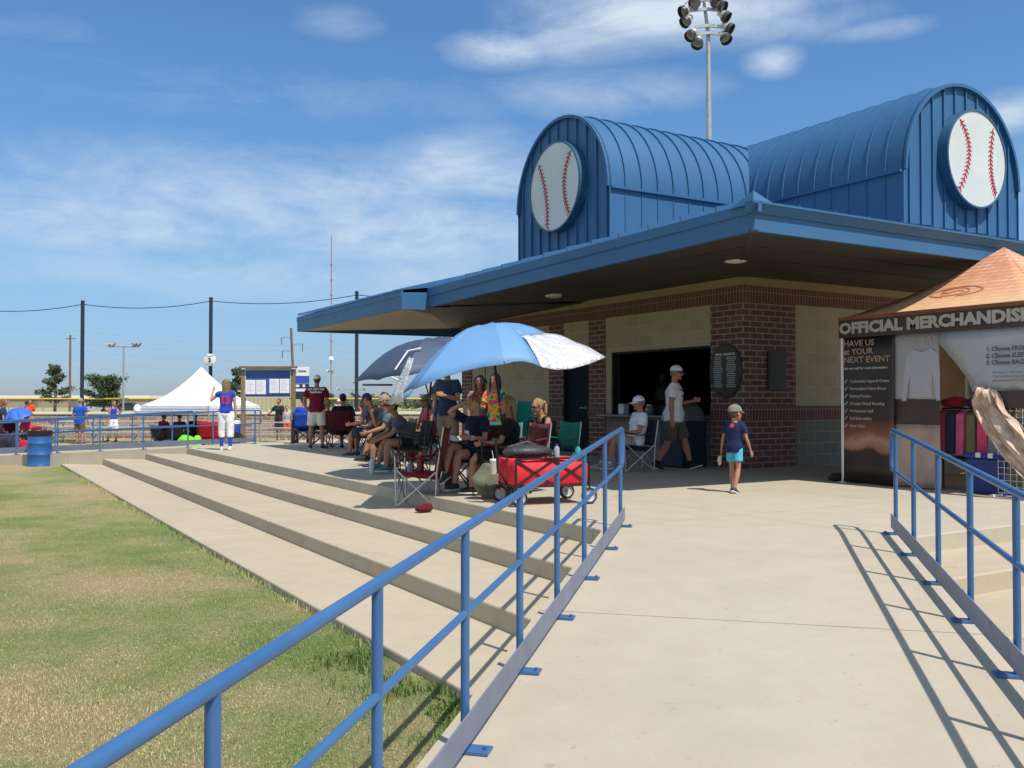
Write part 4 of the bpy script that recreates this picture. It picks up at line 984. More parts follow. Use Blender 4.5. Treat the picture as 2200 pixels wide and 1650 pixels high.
# long haired blonde in black
pL_ = gp(1090, 1064); hL_ = face(-100)
camp_chair('dark red camp chair beside the umbrella pole and red wagon', pL_, hL_, maroon, m_blackrod)
seated('woman in black with long loose blonde hair sitting beside the umbrella pole', pL_, hL_, 1.58, sex='f', skin='tan', pose=sit(hy=25, hp=-6, sp1=(0, -.25, 1)), shirt=(c(20, 20, 22), 'short', -.04), bottom=(c(26, 26, 30), .38, .02), shoes=SH(30, 30, 32), hair=('dirty', 'long'), vox=.009)
# leaning woman with teal shoes
pT = gp(880, 1016); hT = face(-66)
camp_chair('black camp chair under the woman in the white trucker cap', pT, hT, c(24, 24, 28), m_blackrod)
r = seated('woman in grey t-shirt and trucker cap leaning on her knees, teal shoes', pT, hT, 1.64, sex='f', skin='tan', pose=sit(sp1=(0, .42, 1), sp2=(0, .62, 1), hp=2, hy=6, aR=((.06, .62, -1), (-.12, 1, -.45)), aL=((-.06, .62, -1), (.12, 1, -.45)), lL=((-.10, 1, .10), (0, .10, -1), (-.1, 1, 0)), lR=((.12, 1, .08), (.05, .22, -1), (.1, 1, 0))),
    shirt=(c(86, 88, 98), 'short', -.04), bottom=(c(26, 28, 34), .22, .02), shoes=(flat(48, 120, 124, .7), m_white), hair=('dark', 'short'), cap=(c(200, 198, 196), c(78, 24, 44), False), vox=.009)
# person behind with hand on chin and crossed leg
pC = gp(846, 1003) + F0 * .25; hC = face(-70)
camp_chair('black camp chair under the person resting chin on hand', pC, hC, c(22, 24, 26), m_blackrod)
r = seated('person in slate t-shirt and black shorts resting chin on hand, ankle on knee', pC, hC, 1.72, sex='m', skin='tan', pose=sit(sp1=(0, .25, 1), sp2=(0, .35, 1), aR=((.05, .62, -.8), (-.30, .40, 1)), aL=((-.1, .6, -1), (.2, 1, -.3)), lL=((-.08, 1, .0), (0, .05, -1), (-.1, 1, 0)), lR=((.12, 1, .22), (-.10, .30, -.85), (.05, 1, .02)), hp=-4),
    shirt=(c(84, 102, 110), 'short', -.04), bottom=(c(20, 20, 22), .42, .03), shoes=SH(42, 44, 56, False), hair=('brown', 'short'), vox=.010, cap=(c(150, 140, 120), c(140, 130, 110), False, .03))
# pink tank top
pP = gp(912, 996) + F0 * .9; hP = face(-50)
camp_chair('green grey camp chair under the woman in pink', pP, hP, c(60, 64, 56), m_blackrod)
seated('woman in bright pink tank top and camouflage cap', pP, hP, 1.70, sex='f', skin='tan', pose=sit(sp1=(0, .05, 1), hp=-8), shirt=(c(222, 70, 104), 'tank', -.05), bottom=(c(92, 88, 74), .78, .02), shoes=SH(60, 60, 62), hair=('dark', 'mid'), cap=(c(112, 104, 74), c(90, 84, 60), False), vox=.011)
# black shirted man seen from behind
pK = gd(826, 17.6); hK = face(-150)
camp_chair('black camp chair seen from behind, next to the netting pole', pK, hK, c(22, 26, 30), m_blackrod, back_h=.80)
seated('man in black t-shirt sitting with his back to the viewer', pK, hK, 1.78, sex='m', skin='tan', pose=sit(hy=20), shirt=(c(30, 36, 42), 'short', -.05), bottom=(c(60, 58, 52), .40, .03), shoes=SH(40, 40, 42), hair=('brown', 'short'), vox=.012, face_on=False)
# man in blue cap
pM = gd(803, 19.6); hM = face(-108)
camp_chair('dark camp chair under the man in blue cap', pM, hM, c(34, 36, 46), m_blackrod)
seated('man in blue baseball cap and grey t-shirt looking down', pM, hM, 1.82, sex='m', skin='red', pose=sit(hp=-30, sp1=(0, .05, 1), sp2=(0, .2, 1)), shirt=(c(96, 98, 112), 'short', -.05), bottom=(c(70, 70, 74), .40, .03), shoes=SH(60, 60, 62), hair=('brown', 'short'), cap=(c(40, 56, 140), c(40, 56, 140), False), vox=.012)
# maroon chair from behind
pN = gd(737, 22.5); hN = face(176)
camp_chair('wine red camp chair seen square from behind, right of the maroon man', pN, hN, c(84, 22, 38), m_blackrod, back_h=.92, wid=.66)
seated('person with dark hair in black, sitting in the wine red chair', pN, hN, 1.80, sex='m', skin='tan', pose=sit(sp1=(0, -.15, 1), hp=5), shirt=(c(26, 24, 28), 'short', -.05), bottom=(c(40, 40, 46), .40, .03), shoes=SH(40, 40, 42), hair=('dark', 'short'), vox=.014, face_on=False)
# standing man in navy tee
r = person('standing man in dark blue t-shirt and khaki shorts under the pale blue umbrella', gd(962, 16.8), face(-30), 1.84, 'm', 'tan', dict(aR=((.16, .06, -1), (.02, .22, -1)), aL=((-.25, .25, -1), (.5, .9, .25)), hy=10, hp=-10),
    (c(40, 57, 78), 'short', -.08), (c(142, 128, 108), .42, .03), SH(70, 66, 62), ('brown', 'short'), None, None, .011)
person('boy in royal blue t-shirt beside the standing man in khaki shorts', gd(934, 18.6), face(-150), 1.42, 'c', 'tan', dict(aL=((-.2, .2, -1), (.1, .5, -.9))), (c(28, 74, 190), 'short', -.06), (c(44, 62, 110), .40, .03), SH(80, 80, 84), ('brown', 'short'), None, None, .012)
# two girls in tie dye
def dye(name, cols, sc_=6.0):
    t = NT(name); o = t.obj(); z = t.noise(o, sc_, 3, .6, ); 
    t.l(t.ramp(z, [(0.30 + .40 * i / (len(cols) - 1), rgb(*q)) for i, q in enumerate(cols)]), t.b.inputs['Base Color']); t.b.inputs['Roughness'].default_value = .85; return t.m
d1 = dye('tie_dye_warm', [(40, 60, 150), (40, 150, 90), (225, 200, 60), (220, 60, 70), (200, 70, 160), (235, 225, 230)], 7)
d2 = dye('tie_dye_cool', [(30, 60, 150), (40, 140, 170), (190, 40, 60), (200, 170, 50), (50, 130, 90)], 5)
person('girl in rainbow tie-dye t-shirt with dark curly hair under the umbrella', gd(1066, 15.2), face(-25), 1.60, 'f', 'tan', dict(aR=((.12, .3, -1), (-.3, 1, .1)), hp=-4), (d1, 'short', -.12), (c(30, 32, 38), .30, .03), SH(150, 80, 120), ('dark', 'mid'), None, 'girls in tie-dye shirts', .010)
person('girl in blue and red tie-dye t-shirt beside the rainbow shirt', gd(1030, 15.6), face(20), 1.58, 'f', 'tan', dict(aL=((-.12, .3, -1), (.3, 1, .1)), hy=-20), (d2, 'short', -.10), (c(34, 36, 46), .30, .03), SH(90, 90, 96), ('brown', 'long'), None, 'girls in tie-dye shirts', .010)
# second teal chair, empty maroon chair on the step
camp_chair('tall teal camp chair folded back against the block wall', gd(1113, 15.0), face(-30), teal, m_silver, back_h=1.15, wid=.44)
camp_chair('teal camp chair half hidden behind the woman shading her eyes', gd(1060, 13.2), face(-35), teal, m_silver)
camp_chair('black camp chair behind the blonde woman, against the wall', gd(1138, 14.6), face(-40), c(30, 30, 32), m_blackrod)
camp_chair('dark red camp chair behind the umbrella pole', gd(1120, 12.9), face(-60), maroon, m_silver)
pQ = gp(903, 1086, -.15)
camp_chair('empty red camp chair with silver legs and white tag on the upper step', pQ, face(-96), c(122, 20, 36), m_silver, tagged=True, trim=c(96, 16, 30), back_h=.98)
# distant people on the lawn
def far(label, u, d, deg, h, sex, sk, sh, bt, hr, cp=None, pose=None, z=LAWN, grp=None):
    return person(label, gd(u, d, z), face(deg), h, sex, sk, pose, sh, bt, SH(90, 80, 76), hr, cp, grp, .018, face_on=False)
far('man in blue t-shirt and straw hat standing near the brick field wall', 172, 35.5, 170, 1.76, 'm', 'red', (c(30, 84, 190), 'short', -.18), (c(104, 84, 66), .40, .04), ('grey', 'short'), (c(150, 150, 90), c(150, 150, 90), False, .10), dict(aL=((-.35, -.05, -1), (.05, .3, -1)), aR=((.35, -.05, -1), (-.05, .3, -1))))
far('player in blue sleeveless jersey and white pants, hand to her face, by the field wall', 243, 37.5, 60, 1.70, 'f', 'red', (c(40, 66, 170), 'tank', -.02), (c(225, 225, 225), .70, .02), ('brown', 'pony'), None, dict(aL=((-.1, .5, -.7), (.0, .5, 1)), aR=((.1, .0, -1), (.05, .1, -1)), lL=((0, .25, -1), (0, -.1, -1), (0, 1, 0)), lR=((0, -.2, -1), (0, -.3, -1), (0, 1, 0))))
far('person in dark teal top standing beside the far blue umbrella', 6, 30.5, 120, 1.74, 'f', 'red', (c(34, 62, 84), 'short', -.1), (c(50, 50, 60), .7, .02), ('ginger', 'mid'))
far('child in orange t-shirt and dark helmet beyond the field wall', 58, 48.0, 10, 1.62, 'c', 'tan', (c(235, 82, 22), 'short', -.1), (c(60, 60, 66), .4, .03), ('dark', 'short'), (c(40, 40, 48), c(40, 40, 48), False))
far('taller child in orange shirt next to the orange helmeted one', 68, 49.0, -20, 1.72, 'c', 'tan', (c(228, 74, 20), 'short', -.1), (c(60, 60, 66), .4, .03), ('dark', 'short'))
far('man in dark green t-shirt behind the notice board, arm stretched out', 600, 37.8, -30, 1.76, 'm', 'tan', (c(44, 46, 52), 'short', -.08), (c(60, 62, 66), .42, .03), ('dark', 'short'), None, dict(aR=((.6, .35, -.7), (.5, .5, -.55))))
far('player in orange shorts leaning on the field wall behind the notice board', 616, 38.6, 20, 1.45, 'f', 'fair', (c(170, 170, 190), 'tank', -.02), (c(225, 90, 50), .34, .03), ('brown', 'pony'))
far('player in red on the infield right of the netting pole', 776, 50, -40, 1.66, 'f', 'tan', (c(190, 60, 60), 'tank', -.02), (c(210, 205, 205), .7, .02), ('ginger', 'pony'), None, dict(sp2=(0, .6, 1), sp1=(0, .4, 1)))
far('player in grey with white cap on the infield, above the wine red chair', 727, 52, 30, 1.75, 'm', 'fair', (c(190, 150, 140), 'short', -.06), (c(120, 118, 112), .7, .02), ('brown', 'short'), (c(225, 222, 222), c(225, 222, 222), False))
def far_seat(label, u, d, deg, sh, chair_c, chl, sk='tan', hr=('dark', 'short'), sx='f', z=LAWN):
    p = gd(u, d, z); camp_chair(chl, p, face(deg), chair_c, m_blackrod, cup=False)
    seated(label, p, face(deg), 1.7, sex=sx, skin=sk, pose=sit(), shirt=(sh, 'short', -.04), bottom=(c(50, 50, 58), .4, .03), shoes=SH(60, 60, 66), hair=hr, vox=.02, face_on=False)
far_seat('person in blue shirt seated behind the maroon shirted man', 652, 25.0, 195, c(34, 66, 180), c(40, 74, 170), 'bright blue camp chair behind the maroon shirted man', z=0)
far_seat('person in dark red seated at left under the white tent', 352, 31.0, 150, c(120, 34, 52), c(40, 46, 60), 'grey camp chair at left under the white tent')
far_seat('person in dark blue seated in the middle under the white tent', 386, 30.6, 170, c(34, 40, 66), c(36, 38, 44), 'black camp chair in the middle under the white tent')
far_seat('person in black seated at right under the white tent', 420, 31.4, 185, c(28, 28, 32), c(36, 40, 36), 'dark green camp chair at right under the white tent')
far_seat('person in maroon sitting under the far blue umbrella', 22, 30.2, 40, c(96, 26, 44), c(92, 20, 40), 'maroon camp chair under the far blue umbrella')
far_seat('person in pink sitting right of the far blue umbrella pole', 58, 29.8, -20, c(200, 60, 92), c(150, 26, 46), 'crimson camp chair just left of the blue drum')
camp_chair('red camp chair at right under the white tent', gd(455, 29.8, LAWN), face(175), c(180, 26, 30), m_blackrod, cup=False, back_h=1.0, wid=.7)
camp_chair('navy camp chair to the left of the wine red chair', gd(690, 23.4), face(190), c(30, 38, 62), m_blackrod, cup=False)
# server inside the window
person('server in dark shirt inside the serving window', V((BX + 1.6, 15.3, 0.02)), math.atan2(1, 0), 1.72, 'f', 'dark', dict(aL=((-.1, .4, -1), (.1, 1, 0))), (c(96, 94, 92), 'short', -.05), (c(30, 30, 34), .75, .02), SH(40, 40, 42), ('dark', 'short'), None, None, .014)
# ---------------------------------------------------------------- umbrellas, wagon, bags, bins
def canopy(rim, apex, bulge, sag, nr=7, sub=4):
    """ribbed dome: list of rim points, apex; returns per-panel grids of points"""
    n = len(rim); panels = []
    for i in range(n):
        a, b = V(rim[i]), V(rim[(i + 1) % n]); g_ = []
        for r_ in range(nr + 1):
            t = r_ / nr; row = []
            for s_ in range(sub + 1):
                q = s_ / sub; e = a.lerp(b, q); dip = 4 * q * (1 - q)
                p = V(apex).lerp(e, t) + UPZ * (bulge * math.sin(PI * min(1, t) ** 0.8) * (1 - .10 * dip)) ; p = p.lerp(V(apex).lerp(V(apex) + (e - V(apex)), t), 0)
                out = (e - V(apex)); out.z = 0; p += out.normalized() * (bulge * .30 * math.sin(PI * t)) if out.length > 1e-6 else V((0, 0, 0))
                p += (V((0, 0, 1)) * (sag * dip * t ** 3))
                row.append(p)
            g_.append(row)
        panels.append(g_)
    return panels
m_sky = mat('umbrella_light_blue', rgb(102, 146, 190), 0.6, 0, 0.03, 3); m_silv = mat('silver_lining', (0.60, 0.61, 0.63, 1), 0.45, 0.25, 0.05, 3, bump=1.0, bscale=9, bdist=.05)
m_under = mat('silver_underside', (0.42, 0.42, 0.43, 1), 0.6, 0.1, 0.05, 3)
rimpx = [(1084, 782, 10.45), (893, 834, 10.5), (850, 866, 10.9), (905, 805, 12.5), (1045, 778, 12.7), (1200, 768, 12.5), (1252, 776, 11.4), (1163, 788, 10.6)]
base = gp(1098, 1066); um = thing('sun_umbrella', 'large pale blue beach umbrella with silver end flaps over the seated group', 'umbrella', base)
rim = [dp(*q) for q in rimpx]; apex = dp(1052, 700, 11.5)
pn = canopy(rim, apex, 0.17, 0.05)
m = MB()
for i, g_ in enumerate(pn):
    if i not in (6,): m.loft(g_, False, False)
m.build('canopy', [m_sky, m_under], um, 9, True, solid=0.008, dome=True)
tip = dp(1301, 767, 11.2); e0, e1, e2 = rim[6], rim[7], rim[5]
hem = [tip, dp(1264, 782, 11.0), dp(1228, 792, 10.85), dp(1194, 794, 10.7), rim[7]]
m = MB(); rows = []                          # silver panel, carried on to the pulled-out tip
for r_ in range(13):
    t = r_ / 12; rows.append([])
    for s_ in range(13):
        q = s_ / 12 * 4; i0 = min(3, int(q)); fq = q - i0
        a = pn[6][4][i0].lerp(pn[6][4][i0 + 1], fq); b = hem[i0].lerp(hem[i0 + 1], fq)
        rows[-1].append(a.lerp(b, t) + UPZ * (.05 * math.sin(PI * t) + .016 * math.sin(9 * t + 6 * s_ / 4) * math.sin(PI * min(1, t + .2))))
m.loft(rows, False, False)
def flap(m, a, b, tip, n=6, wob=.03):
    rows = []
    for i in range(n + 1):
        t = i / n; rows.append([(V(a).lerp(V(b), s / 5)).lerp(V(tip), t) + UPZ * (wob * math.sin(7 * t + 3 * s) * (1 - t)) for s in range(6)])
    m.loft(rows, False, False)
flap(m, e0, e2, tip); m.build('side_flap', m_silv, um, 60, True, solid=0.006)
m = MB(); m.loft([row[:] for row in pn[6][:5]], False, False); m.build('crown_panel', [m_sky, m_under], um, 40, True, solid=0.007, dome=True)
m = MB(); tl = dp(872, 858, 10.6); flap(m, rim[1], rim[2], tl); m.build('side_flap', m_sky, um, 60, True, solid=0.006)
m = MB(); m.loft([[dp(*a, 10.75).lerp(dp(*b, 10.65), q / 5) + UPZ * .012 * math.sin(q * 2.5 + a[1]) for q in range(6)] for a, b in (((880, 768), (889, 772)), ((868, 790), (881, 796)), ((856, 815), (873, 818)), ((846, 842), (866, 840)), ((836, 870), (868, 864)))], False, False); m.build('side_flap', m_silv, um, 60, True, solid=0.006)
m = MB(); m.tube([base, dp(1078, 900, 11.35), apex], 0.017, 8); m.build('pole', m_blackrod, um, 60, True)
m = MB(); m.tube([base + UPZ * .02, base + UPZ * .3, dp(1086, 960, 11.4)], [.055, .06, .045], 10); m.build('pole_sleeve', m_black, um, 60, True)
for q in range(8):
    m = MB(); a = apex - UPZ * .03; b = rim[q]; mid = a.lerp(b, .5) + UPZ * .155; m.tube([a, a.lerp(b, .25) + UPZ * .13, mid, a.lerp(b, .8) + UPZ * .09, b], .005, 5); m.build('rib', m_blackrod, um, None, True)
m = MB(); m.tube([dp(915, 826, 10.6), dp(935, 905, 10.55), gp(962, 1052)], 0.009, 6); m.build('guy_pole', m_blackrod, um, None, True)
m = MB(); m.tube([dp(1042, 790, 10.9), dp(1044, 822, 10.9)], .006, 6); m.ell(dp(1044, 822, 10.9), (.02, .02, .03)); m.build('tie_toggle', m_blackrod, um, 60, True)
# navy umbrella behind
m_nv = mat('umbrella_navy', rgb(62, 76, 98), .6, 0, .06, 3)
rim2 = [dp(*q) for q in ((758, 823, 14.1), (812, 816, 13.1), (870, 808, 12.7), (960, 800, 13.0), (1010, 785, 13.9), (960, 778, 14.9), (880, 786, 15.2), (805, 805, 14.9))]
ap2 = dp(935, 735, 13.9); b2 = gd(905, 13.8)
u2_ = thing('sun_umbrella', 'navy beach umbrella with white edged window, behind the pale blue one', 'umbrella', b2)
m = MB()
for g_ in canopy(rim2, ap2, .20, .03): m.loft(g_, False, False)
m.build('canopy', [m_nv, m_under], u2_, 9, True, solid=.008, dome=True)
m = MB(); m.tube([dp(849, 794, 12.85), dp(876, 754, 13.05), dp(905, 748, 13.1)], .012, 6); m.tube([dp(842, 811, 12.8), dp(862, 820, 12.6)], .016, 6); m.build('window_edge', m_white, u2_, None, True)
m = MB(); m.tube([b2, ap2], .016, 8); m.build('pole', m_blackrod, u2_, 60, True)
m = MB(); m.tube([dp(780, 827, 13.6), dp(842, 827, 12.9)], .015, 6); m.build('spreader_bar', m_blackrod, u2_, 60, True)
# distant blue umbrella
b3 = gd(42, 30.0, LAWN); u3 = thing('sun_umbrella', 'distant bright blue umbrella tilted low over people at the left edge', 'umbrella', b3)
rim3 = [dp(*q) for q in ((6, 908, 30), (14, 904, 29.2), (40, 903, 28.9), (66, 893, 29.2), (71, 889, 30.2), (58, 886, 31.2), (30, 890, 31.5), (8, 898, 31))]
ap3 = dp(34, 879, 30.1); m = MB()
for g_ in canopy(rim3, ap3, .10, .02, 4, 2): m.loft(g_, False, False)
m.build('canopy', mat('umbrella_royal', rgb(60, 110, 222), .6, 0, .03, 3), u3, 40, True, solid=.01); m = MB(); m.tube([b3, ap3], .02, 6); m.build('pole', m_blackrod, u3, None, True)

# red wagon
wd = gp(1255, 1081) - gp(1221, 1073); wd.z = 0; wd.normalize()          # along the axle
wl = V((wd.y, -wd.x, 0)); wl = -wl if wl.dot(RT) > 0 else wl              # towards photo left
wc = (gp(1255, 1081) + gp(1221, 1073)) * .5 + wl * .40; wc.z = 0
wg = thing('folding_wagon', 'bright red folding wagon with black frame and pale wheels', 'wagon', wc, math.atan2(wl.y, wl.x))
m_red = mat('wagon_red', rgb(206, 26, 40), .7, 0, .06, 5, bump=.5, bscale=7, bdist=.04)
L_, W_ = .44, .24
m = MB(); q = lambda z, o=0: [(-L_ - o, -W_ - o, z), (L_ + o, -W_ - o, z), (L_ + o, W_ + o, z), (-L_ - o, W_ + o, z)]
def lp(z, o):
    c_ = q(z, o); out = []
    for i in range(4):
        a, b = V(c_[i]), V(c_[(i + 1) % 4])
        for s_ in range(6): out.append(a.lerp(b, s_ / 6) + V((0, 0, .012 * math.sin(s_ * 2.1 + i))))
    return out
m.loft([lp(.22, 0), lp(.24, .012), lp(.36, .015), lp(.50, .012)], False); m.face(*q(.225)); m.build('tub', m_red, wg, 50, solid=.008)
m = MB()
for s_ in (-1, 1):
    y = s_ * (W_ + .025)
    for x0 in (-L_, 0): m.bar((x0, y, .22), (x0 + L_, y, .50), .006, .022); m.bar((x0, y, .50), (x0 + L_, y, .22), .006, .022)
    m.tube([(-L_, y, .515), (L_, y, .515)], .011, 6); m.tube([(-L_, y, .21), (L_, y, .21)], .011, 6)
for x in (-L_, L_):
    for y in (-W_ - .025, W_ + .025): m.tube([(x, y, .14), (x, y, .54)], .012, 6)
    m.tube([(x, -W_, .21), (x, W_, .21)], .011, 6)
m.build('frame', m_blackrod, wg, 60)
for x, y in ((-L_ + .02, -W_ - .06), (-L_ + .02, W_ + .06), (L_ - .02, -W_ - .06), (L_ - .02, W_ + .06)):
    rr = Matrix.Rotation(PI / 2, 3, 'X'); rw = .092
    m = MB(); m.lathe([(.068, -.025), (.085, -.028), (rw, -.015), (rw, .015), (.085, .028), (.068, .025), (.068, -.025)], 24, (x, y, rw), rr, False); wh = m.build('wheel', m_black, wg, 60)
    m = MB(); m.lathe([(.068, -.018), (.060, -.02), (.056, -.008), (.02, -.006), (.018, -.03), (.001, -.032)], 24, (x, y, rw), rr, False); m.lathe([(.068, .018), (.060, .02), (.056, .008), (.02, .006), (.018, .03), (.001, .032)], 24, (x, y, rw), rr, False)
    m.build('rim', flat(190, 190, 192, .4), wh, 60)
m = MB(); m.tube([(L_, 0, .2), (L_ + .12, 0, .4), (L_ + .14, 0, .72)], .012, 8); m.tube([(L_ + .14, -.09, .72), (L_ + .14, .09, .72)], .015, 8); m.build('handle', m_blackrod, wg, 60)
m = MB(); m.box((.12, -W_ - .032, .40), (.12, .006, .035), Matrix.Rotation(R(-30), 3, 'Y')); m.build('label_patch', m_white, wg)
tw = lambda x, y, z: wg.matrix_basis @ V((x, y, z))
wg_m = Matrix.Translation(wc) @ Matrix.Rotation(math.atan2(wl.y, wl.x), 4, 'Z'); tw = lambda x, y, z: wg_m @ V((x, y, z))
bgm = MB(); bgm.ell((0, 0, .08), (.30, .17, .085), None, 20, 8); bgm.tube([(-.2, -.1, .13), (0, -.02, .19), (.2, -.1, .13)], .012, 6)
o = bgm.build('duffel_bag', mat('charcoal_nylon', (.035, .04, .042, 1), .5, 0, .2, 6, bump=.8, bscale=8, bdist=.03), None, 60, loc=tw(.2, 0, .50)); o.rotation_euler = (0, 0, math.atan2(wl.y, wl.x)); tag(o, 'charcoal duffel bag lying on top of the red wagon', 'bag')
def bottle(label, loc, h, r_, col, capc, name='water_bottle', cat='bottle'):
    t = thing(name, label, cat, loc); m = MB(); m.lathe([(r_ * .96, 0), (r_, .01), (r_, h * .74), (r_ * .5, h * .86), (r_ * .45, h * .9)], 16); m.build('bottle_body', col, t, 50)
    m = MB(); m.lathe([(r_ * .52, h * .88), (r_ * .52, h), (r_ * .4, h * 1.0)], 14); m.build('bottle_cap', capc, t, 50); return t
def cup(label, loc, h=.15, r_=.045, straw=True, col=None):
    t = thing('drink_cup', label, 'cup', loc); m = MB(); m.lathe([(r_ * .72, 0), (r_, h)], 18); m.build('cup_body', col or flat(190, 185, 178, .5), t, 50)
    m = MB(); m.lathe([(r_ * 1.06, h - .005), (r_ * 1.06, h + .008), (r_ * .8, h + .02)], 18); m.build('lid', m_white, t, 50)
    if straw: m = MB(); m.tube([(0, 0, h), (-.02, 0, h + .11)], .004, 6); m.build('straw', m_white, t)
    return t
cup('paper cup with lid and straw in the wagon end pocket', tw(.56, -.12, .33))
m = MB(); m.lathe([(.05, 0), (.055, .03)], 12); 
bottle('clear water bottle with blue cap lying among things in the red wagon', tw(-.18, -.05, .46), .20, .033, flat(150, 165, 175, .2), flat(30, 60, 150, .4))
bottle('teal bottle standing in the right end of the red wagon', tw(-.40, .05, .42), .24, .036, flat(40, 150, 140, .4), m_black)
bottle('tall white insulated bottle standing on the platform by the teal shoes', gp(799, 1018), .27, .043, flat(205, 206, 210, .35), flat(170, 172, 176, .4))
a = face(-62); qx = pQ + V((math.cos(a), math.sin(a), 0)) * .20 + V((-math.sin(a), math.cos(a), 0)) * .12
bottle('small dark bottle with orange cap resting on the empty red chair', V((pQ.x, pQ.y, pQ.z + .36)), .30, .045, flat(120, 20, 34, .4), flat(235, 90, 40, .4))
bottle('grey tumbler on the seat of the empty red chair', V((pQ.x, pQ.y, pQ.z + .36)) - RT * .12, .20, .042, flat(120, 122, 128, .35), flat(96, 98, 104, .4))
m = MB(); m.ell((0, 0, .045), (.12, .075, .045), None, 16, 8); m.ell((.03, 0, .06), (.08, .06, .05)); o = part(eval_mesh(m, .008, 4, .012, 12), 'pouch', c(92, 18, 34), None, gp(912, 1101, -.15)); tag(o, 'small dark red pouch lying under the empty red chair', 'pouch')
def sack(name, label, loc, d, col, cat, seed=0):
    m = MB(); m.ell((0, 0, d[2] * .42), (d[0] / 2, d[1] / 2, d[2] * .45), None, 16, 10); m.tube([(0, 0, d[2] * .5), (0.02, 0, d[2] * .95)], [d[0] * .35, d[0] * .16], 12)
    o = part(eval_mesh(m, max(.010, d[2] * .03), 3, d[2] * .10, 3 / d[2], (1, 1, 1), seed), name, col, None, loc); tag(o, label, cat); return o
sack('tote_bag', 'bright red bag on the ground right of the empty red chair', gp(968, 1051) + F0 * .1, (.24, .22, .42), c(190, 20, 34), 'bag', 1)
sack('tote_bag', 'greyish green bag on the ground below the woman shading her eyes', gp(1046, 1072), (.34, .26, .42), c(104, 104, 88), 'bag', 2)
sack('backpack', 'brown grey backpack behind the white insulated bottle', gp(838, 1008) + F0 * .35, (.32, .26, .46), c(74, 66, 62), 'backpack', 3)
sack('sandbag', 'flat brown sandbag at the left foot of the vendor tent', gp(1806, 1033), (.42, .30, .10), c(52, 38, 30), 'sandbag', 4)
t = thing('beach_ball', 'white ball with black stripes hanging beside the empty red chair back', 'ball', dp(965, 958, 12.9)); m = MB(); m.ell((0, 0, 0), (.16, .16, .16), None, 24, 16); bb = m.build('ball_shell', m_white, t, 60);
for k_ in range(3):
    m = MB(); ax_ = Matrix.Rotation(R(30 + 60 * k_), 3, 'X'); m.tube([ax_ @ V((.161 * math.cos(a), .161 * math.sin(a) , .02)) for a in np.linspace(0, 2 * PI, 30)], .008, 5); m.build('stripe', navy, t, 60)
# trash bin with domed lid by the window
bl = pX_ = V((10.95, 12.35, 0)); t = thing('trash_bin', 'dark blue trash bin with grey domed lid beside the serving window', 'trash bin', bl, 0)
m = MB(); s_ = .29; m.loft([[(-s_ * k_, -s_ * k_, z), (s_ * k_, -s_ * k_, z), (s_ * k_, s_ * k_, z), (-s_ * k_, s_ * k_, z)] for k_, z in ((.96, 0), (1, .03), (1, .80))]); m.build('bin_body', flat(22, 38, 60, .5), t, bevel=.02)
m = MB(); rings = []
for i in range(9):
    a = i / 8 * PI / 2 * .97; kx = s_ * 1.05 * (math.cos(a) ** .6); z = .80 + .34 * math.sin(a) ** 1.1
    rings.append([(kx * max(-1, min(1, 1.25 * math.cos(b))), kx * max(-1, min(1, 1.25 * math.sin(b))), z) for b in [2 * PI * j / 24 for j in range(24)]])
m.loft(rings); m.build('dome_lid', flat(92, 98, 102, .35, .1), t, 50)
# things on the counter
def cx(y, x=BX - .08, z=.88): return V((x, y, z))
t = thing('napkin_box', 'white napkin box at the left end of the serving counter', 'napkin box', cx(14.55)); m = MB(); m.bx(-.07, .07, -.09, .09, 0, .21); m.build('box_shell', flat(200, 200, 198, .5), t, bevel=.012); m = MB(); m.bx(-.075, -.07, -.06, .06, .04, .12); m.build('napkin', m_paper, t)
t = thing('napkin_box', 'white napkin box at the right end of the serving counter', 'napkin box', cx(12.6)); m = MB(); m.bx(-.07, .07, -.08, .08, 0, .20); m.build('box_shell', flat(205, 205, 204, .5), t, bevel=.012); m = MB(); m.bx(-.075, -.07, -.05, .05, .04, .12); m.build('napkin', m_paper, t)
t = thing('pump_bottle', 'red condiment jar with white pump on the serving counter', 'condiment pump', cx(13.95)); m = MB(); m.lathe([(.07, 0), (.07, .16), (.05, .18)], 16); m.build('jar', flat(110, 26, 34, .35), t, 50); m = MB(); m.tube([(0, 0, .18), (0, 0, .30), (-.02, .08, .30), (-.02, .10, .27)], .012, 8); m.build('pump', m_white, t, 60)
t = thing('glass_jar', 'round clear jar standing on the serving counter', 'jar', cx(13.75)); m = MB(); m.lathe([(.06, 0), (.09, .04), (.09, .13), (.06, .17)], 18); m.build('jar_body', flat(120, 116, 108, .15), t, 50); m = MB(); m.lathe([(.062, .17), (.062, .2)], 18); m.build('lid', m_galv, t, 50)
# blue drum
dp_ = gp(85, 1001, LAWN); t = thing('steel_drum', 'blue ribbed steel drum trash barrel on the lawn by the far ramp', 'barrel', dp_)
m = MB(); m.lathe([(.285, 0), (.295, .012), (.285, .03), (.285, .27), (.295, .285), (.297, .295), (.295, .305), (.285, .32), (.285, .56), (.295, .575), (.297, .585), (.295, .595), (.285, .61), (.285, .86), (.295, .875), (.29, .885), (.27, .885), (.27, .5)], 36, cap=False); m.build('drum_shell', mat('drum_blue', rgb(44, 96, 160), .45, .1, .12, 4), t, 40)
m = MB(); m.lathe([(.275, .72), (.299, .80), (.302, .895), (.28, .90), (.262, .86), (.26, .6)], 30, cap=False); m.build('liner', flat(34, 26, 32, .4), t, 60)
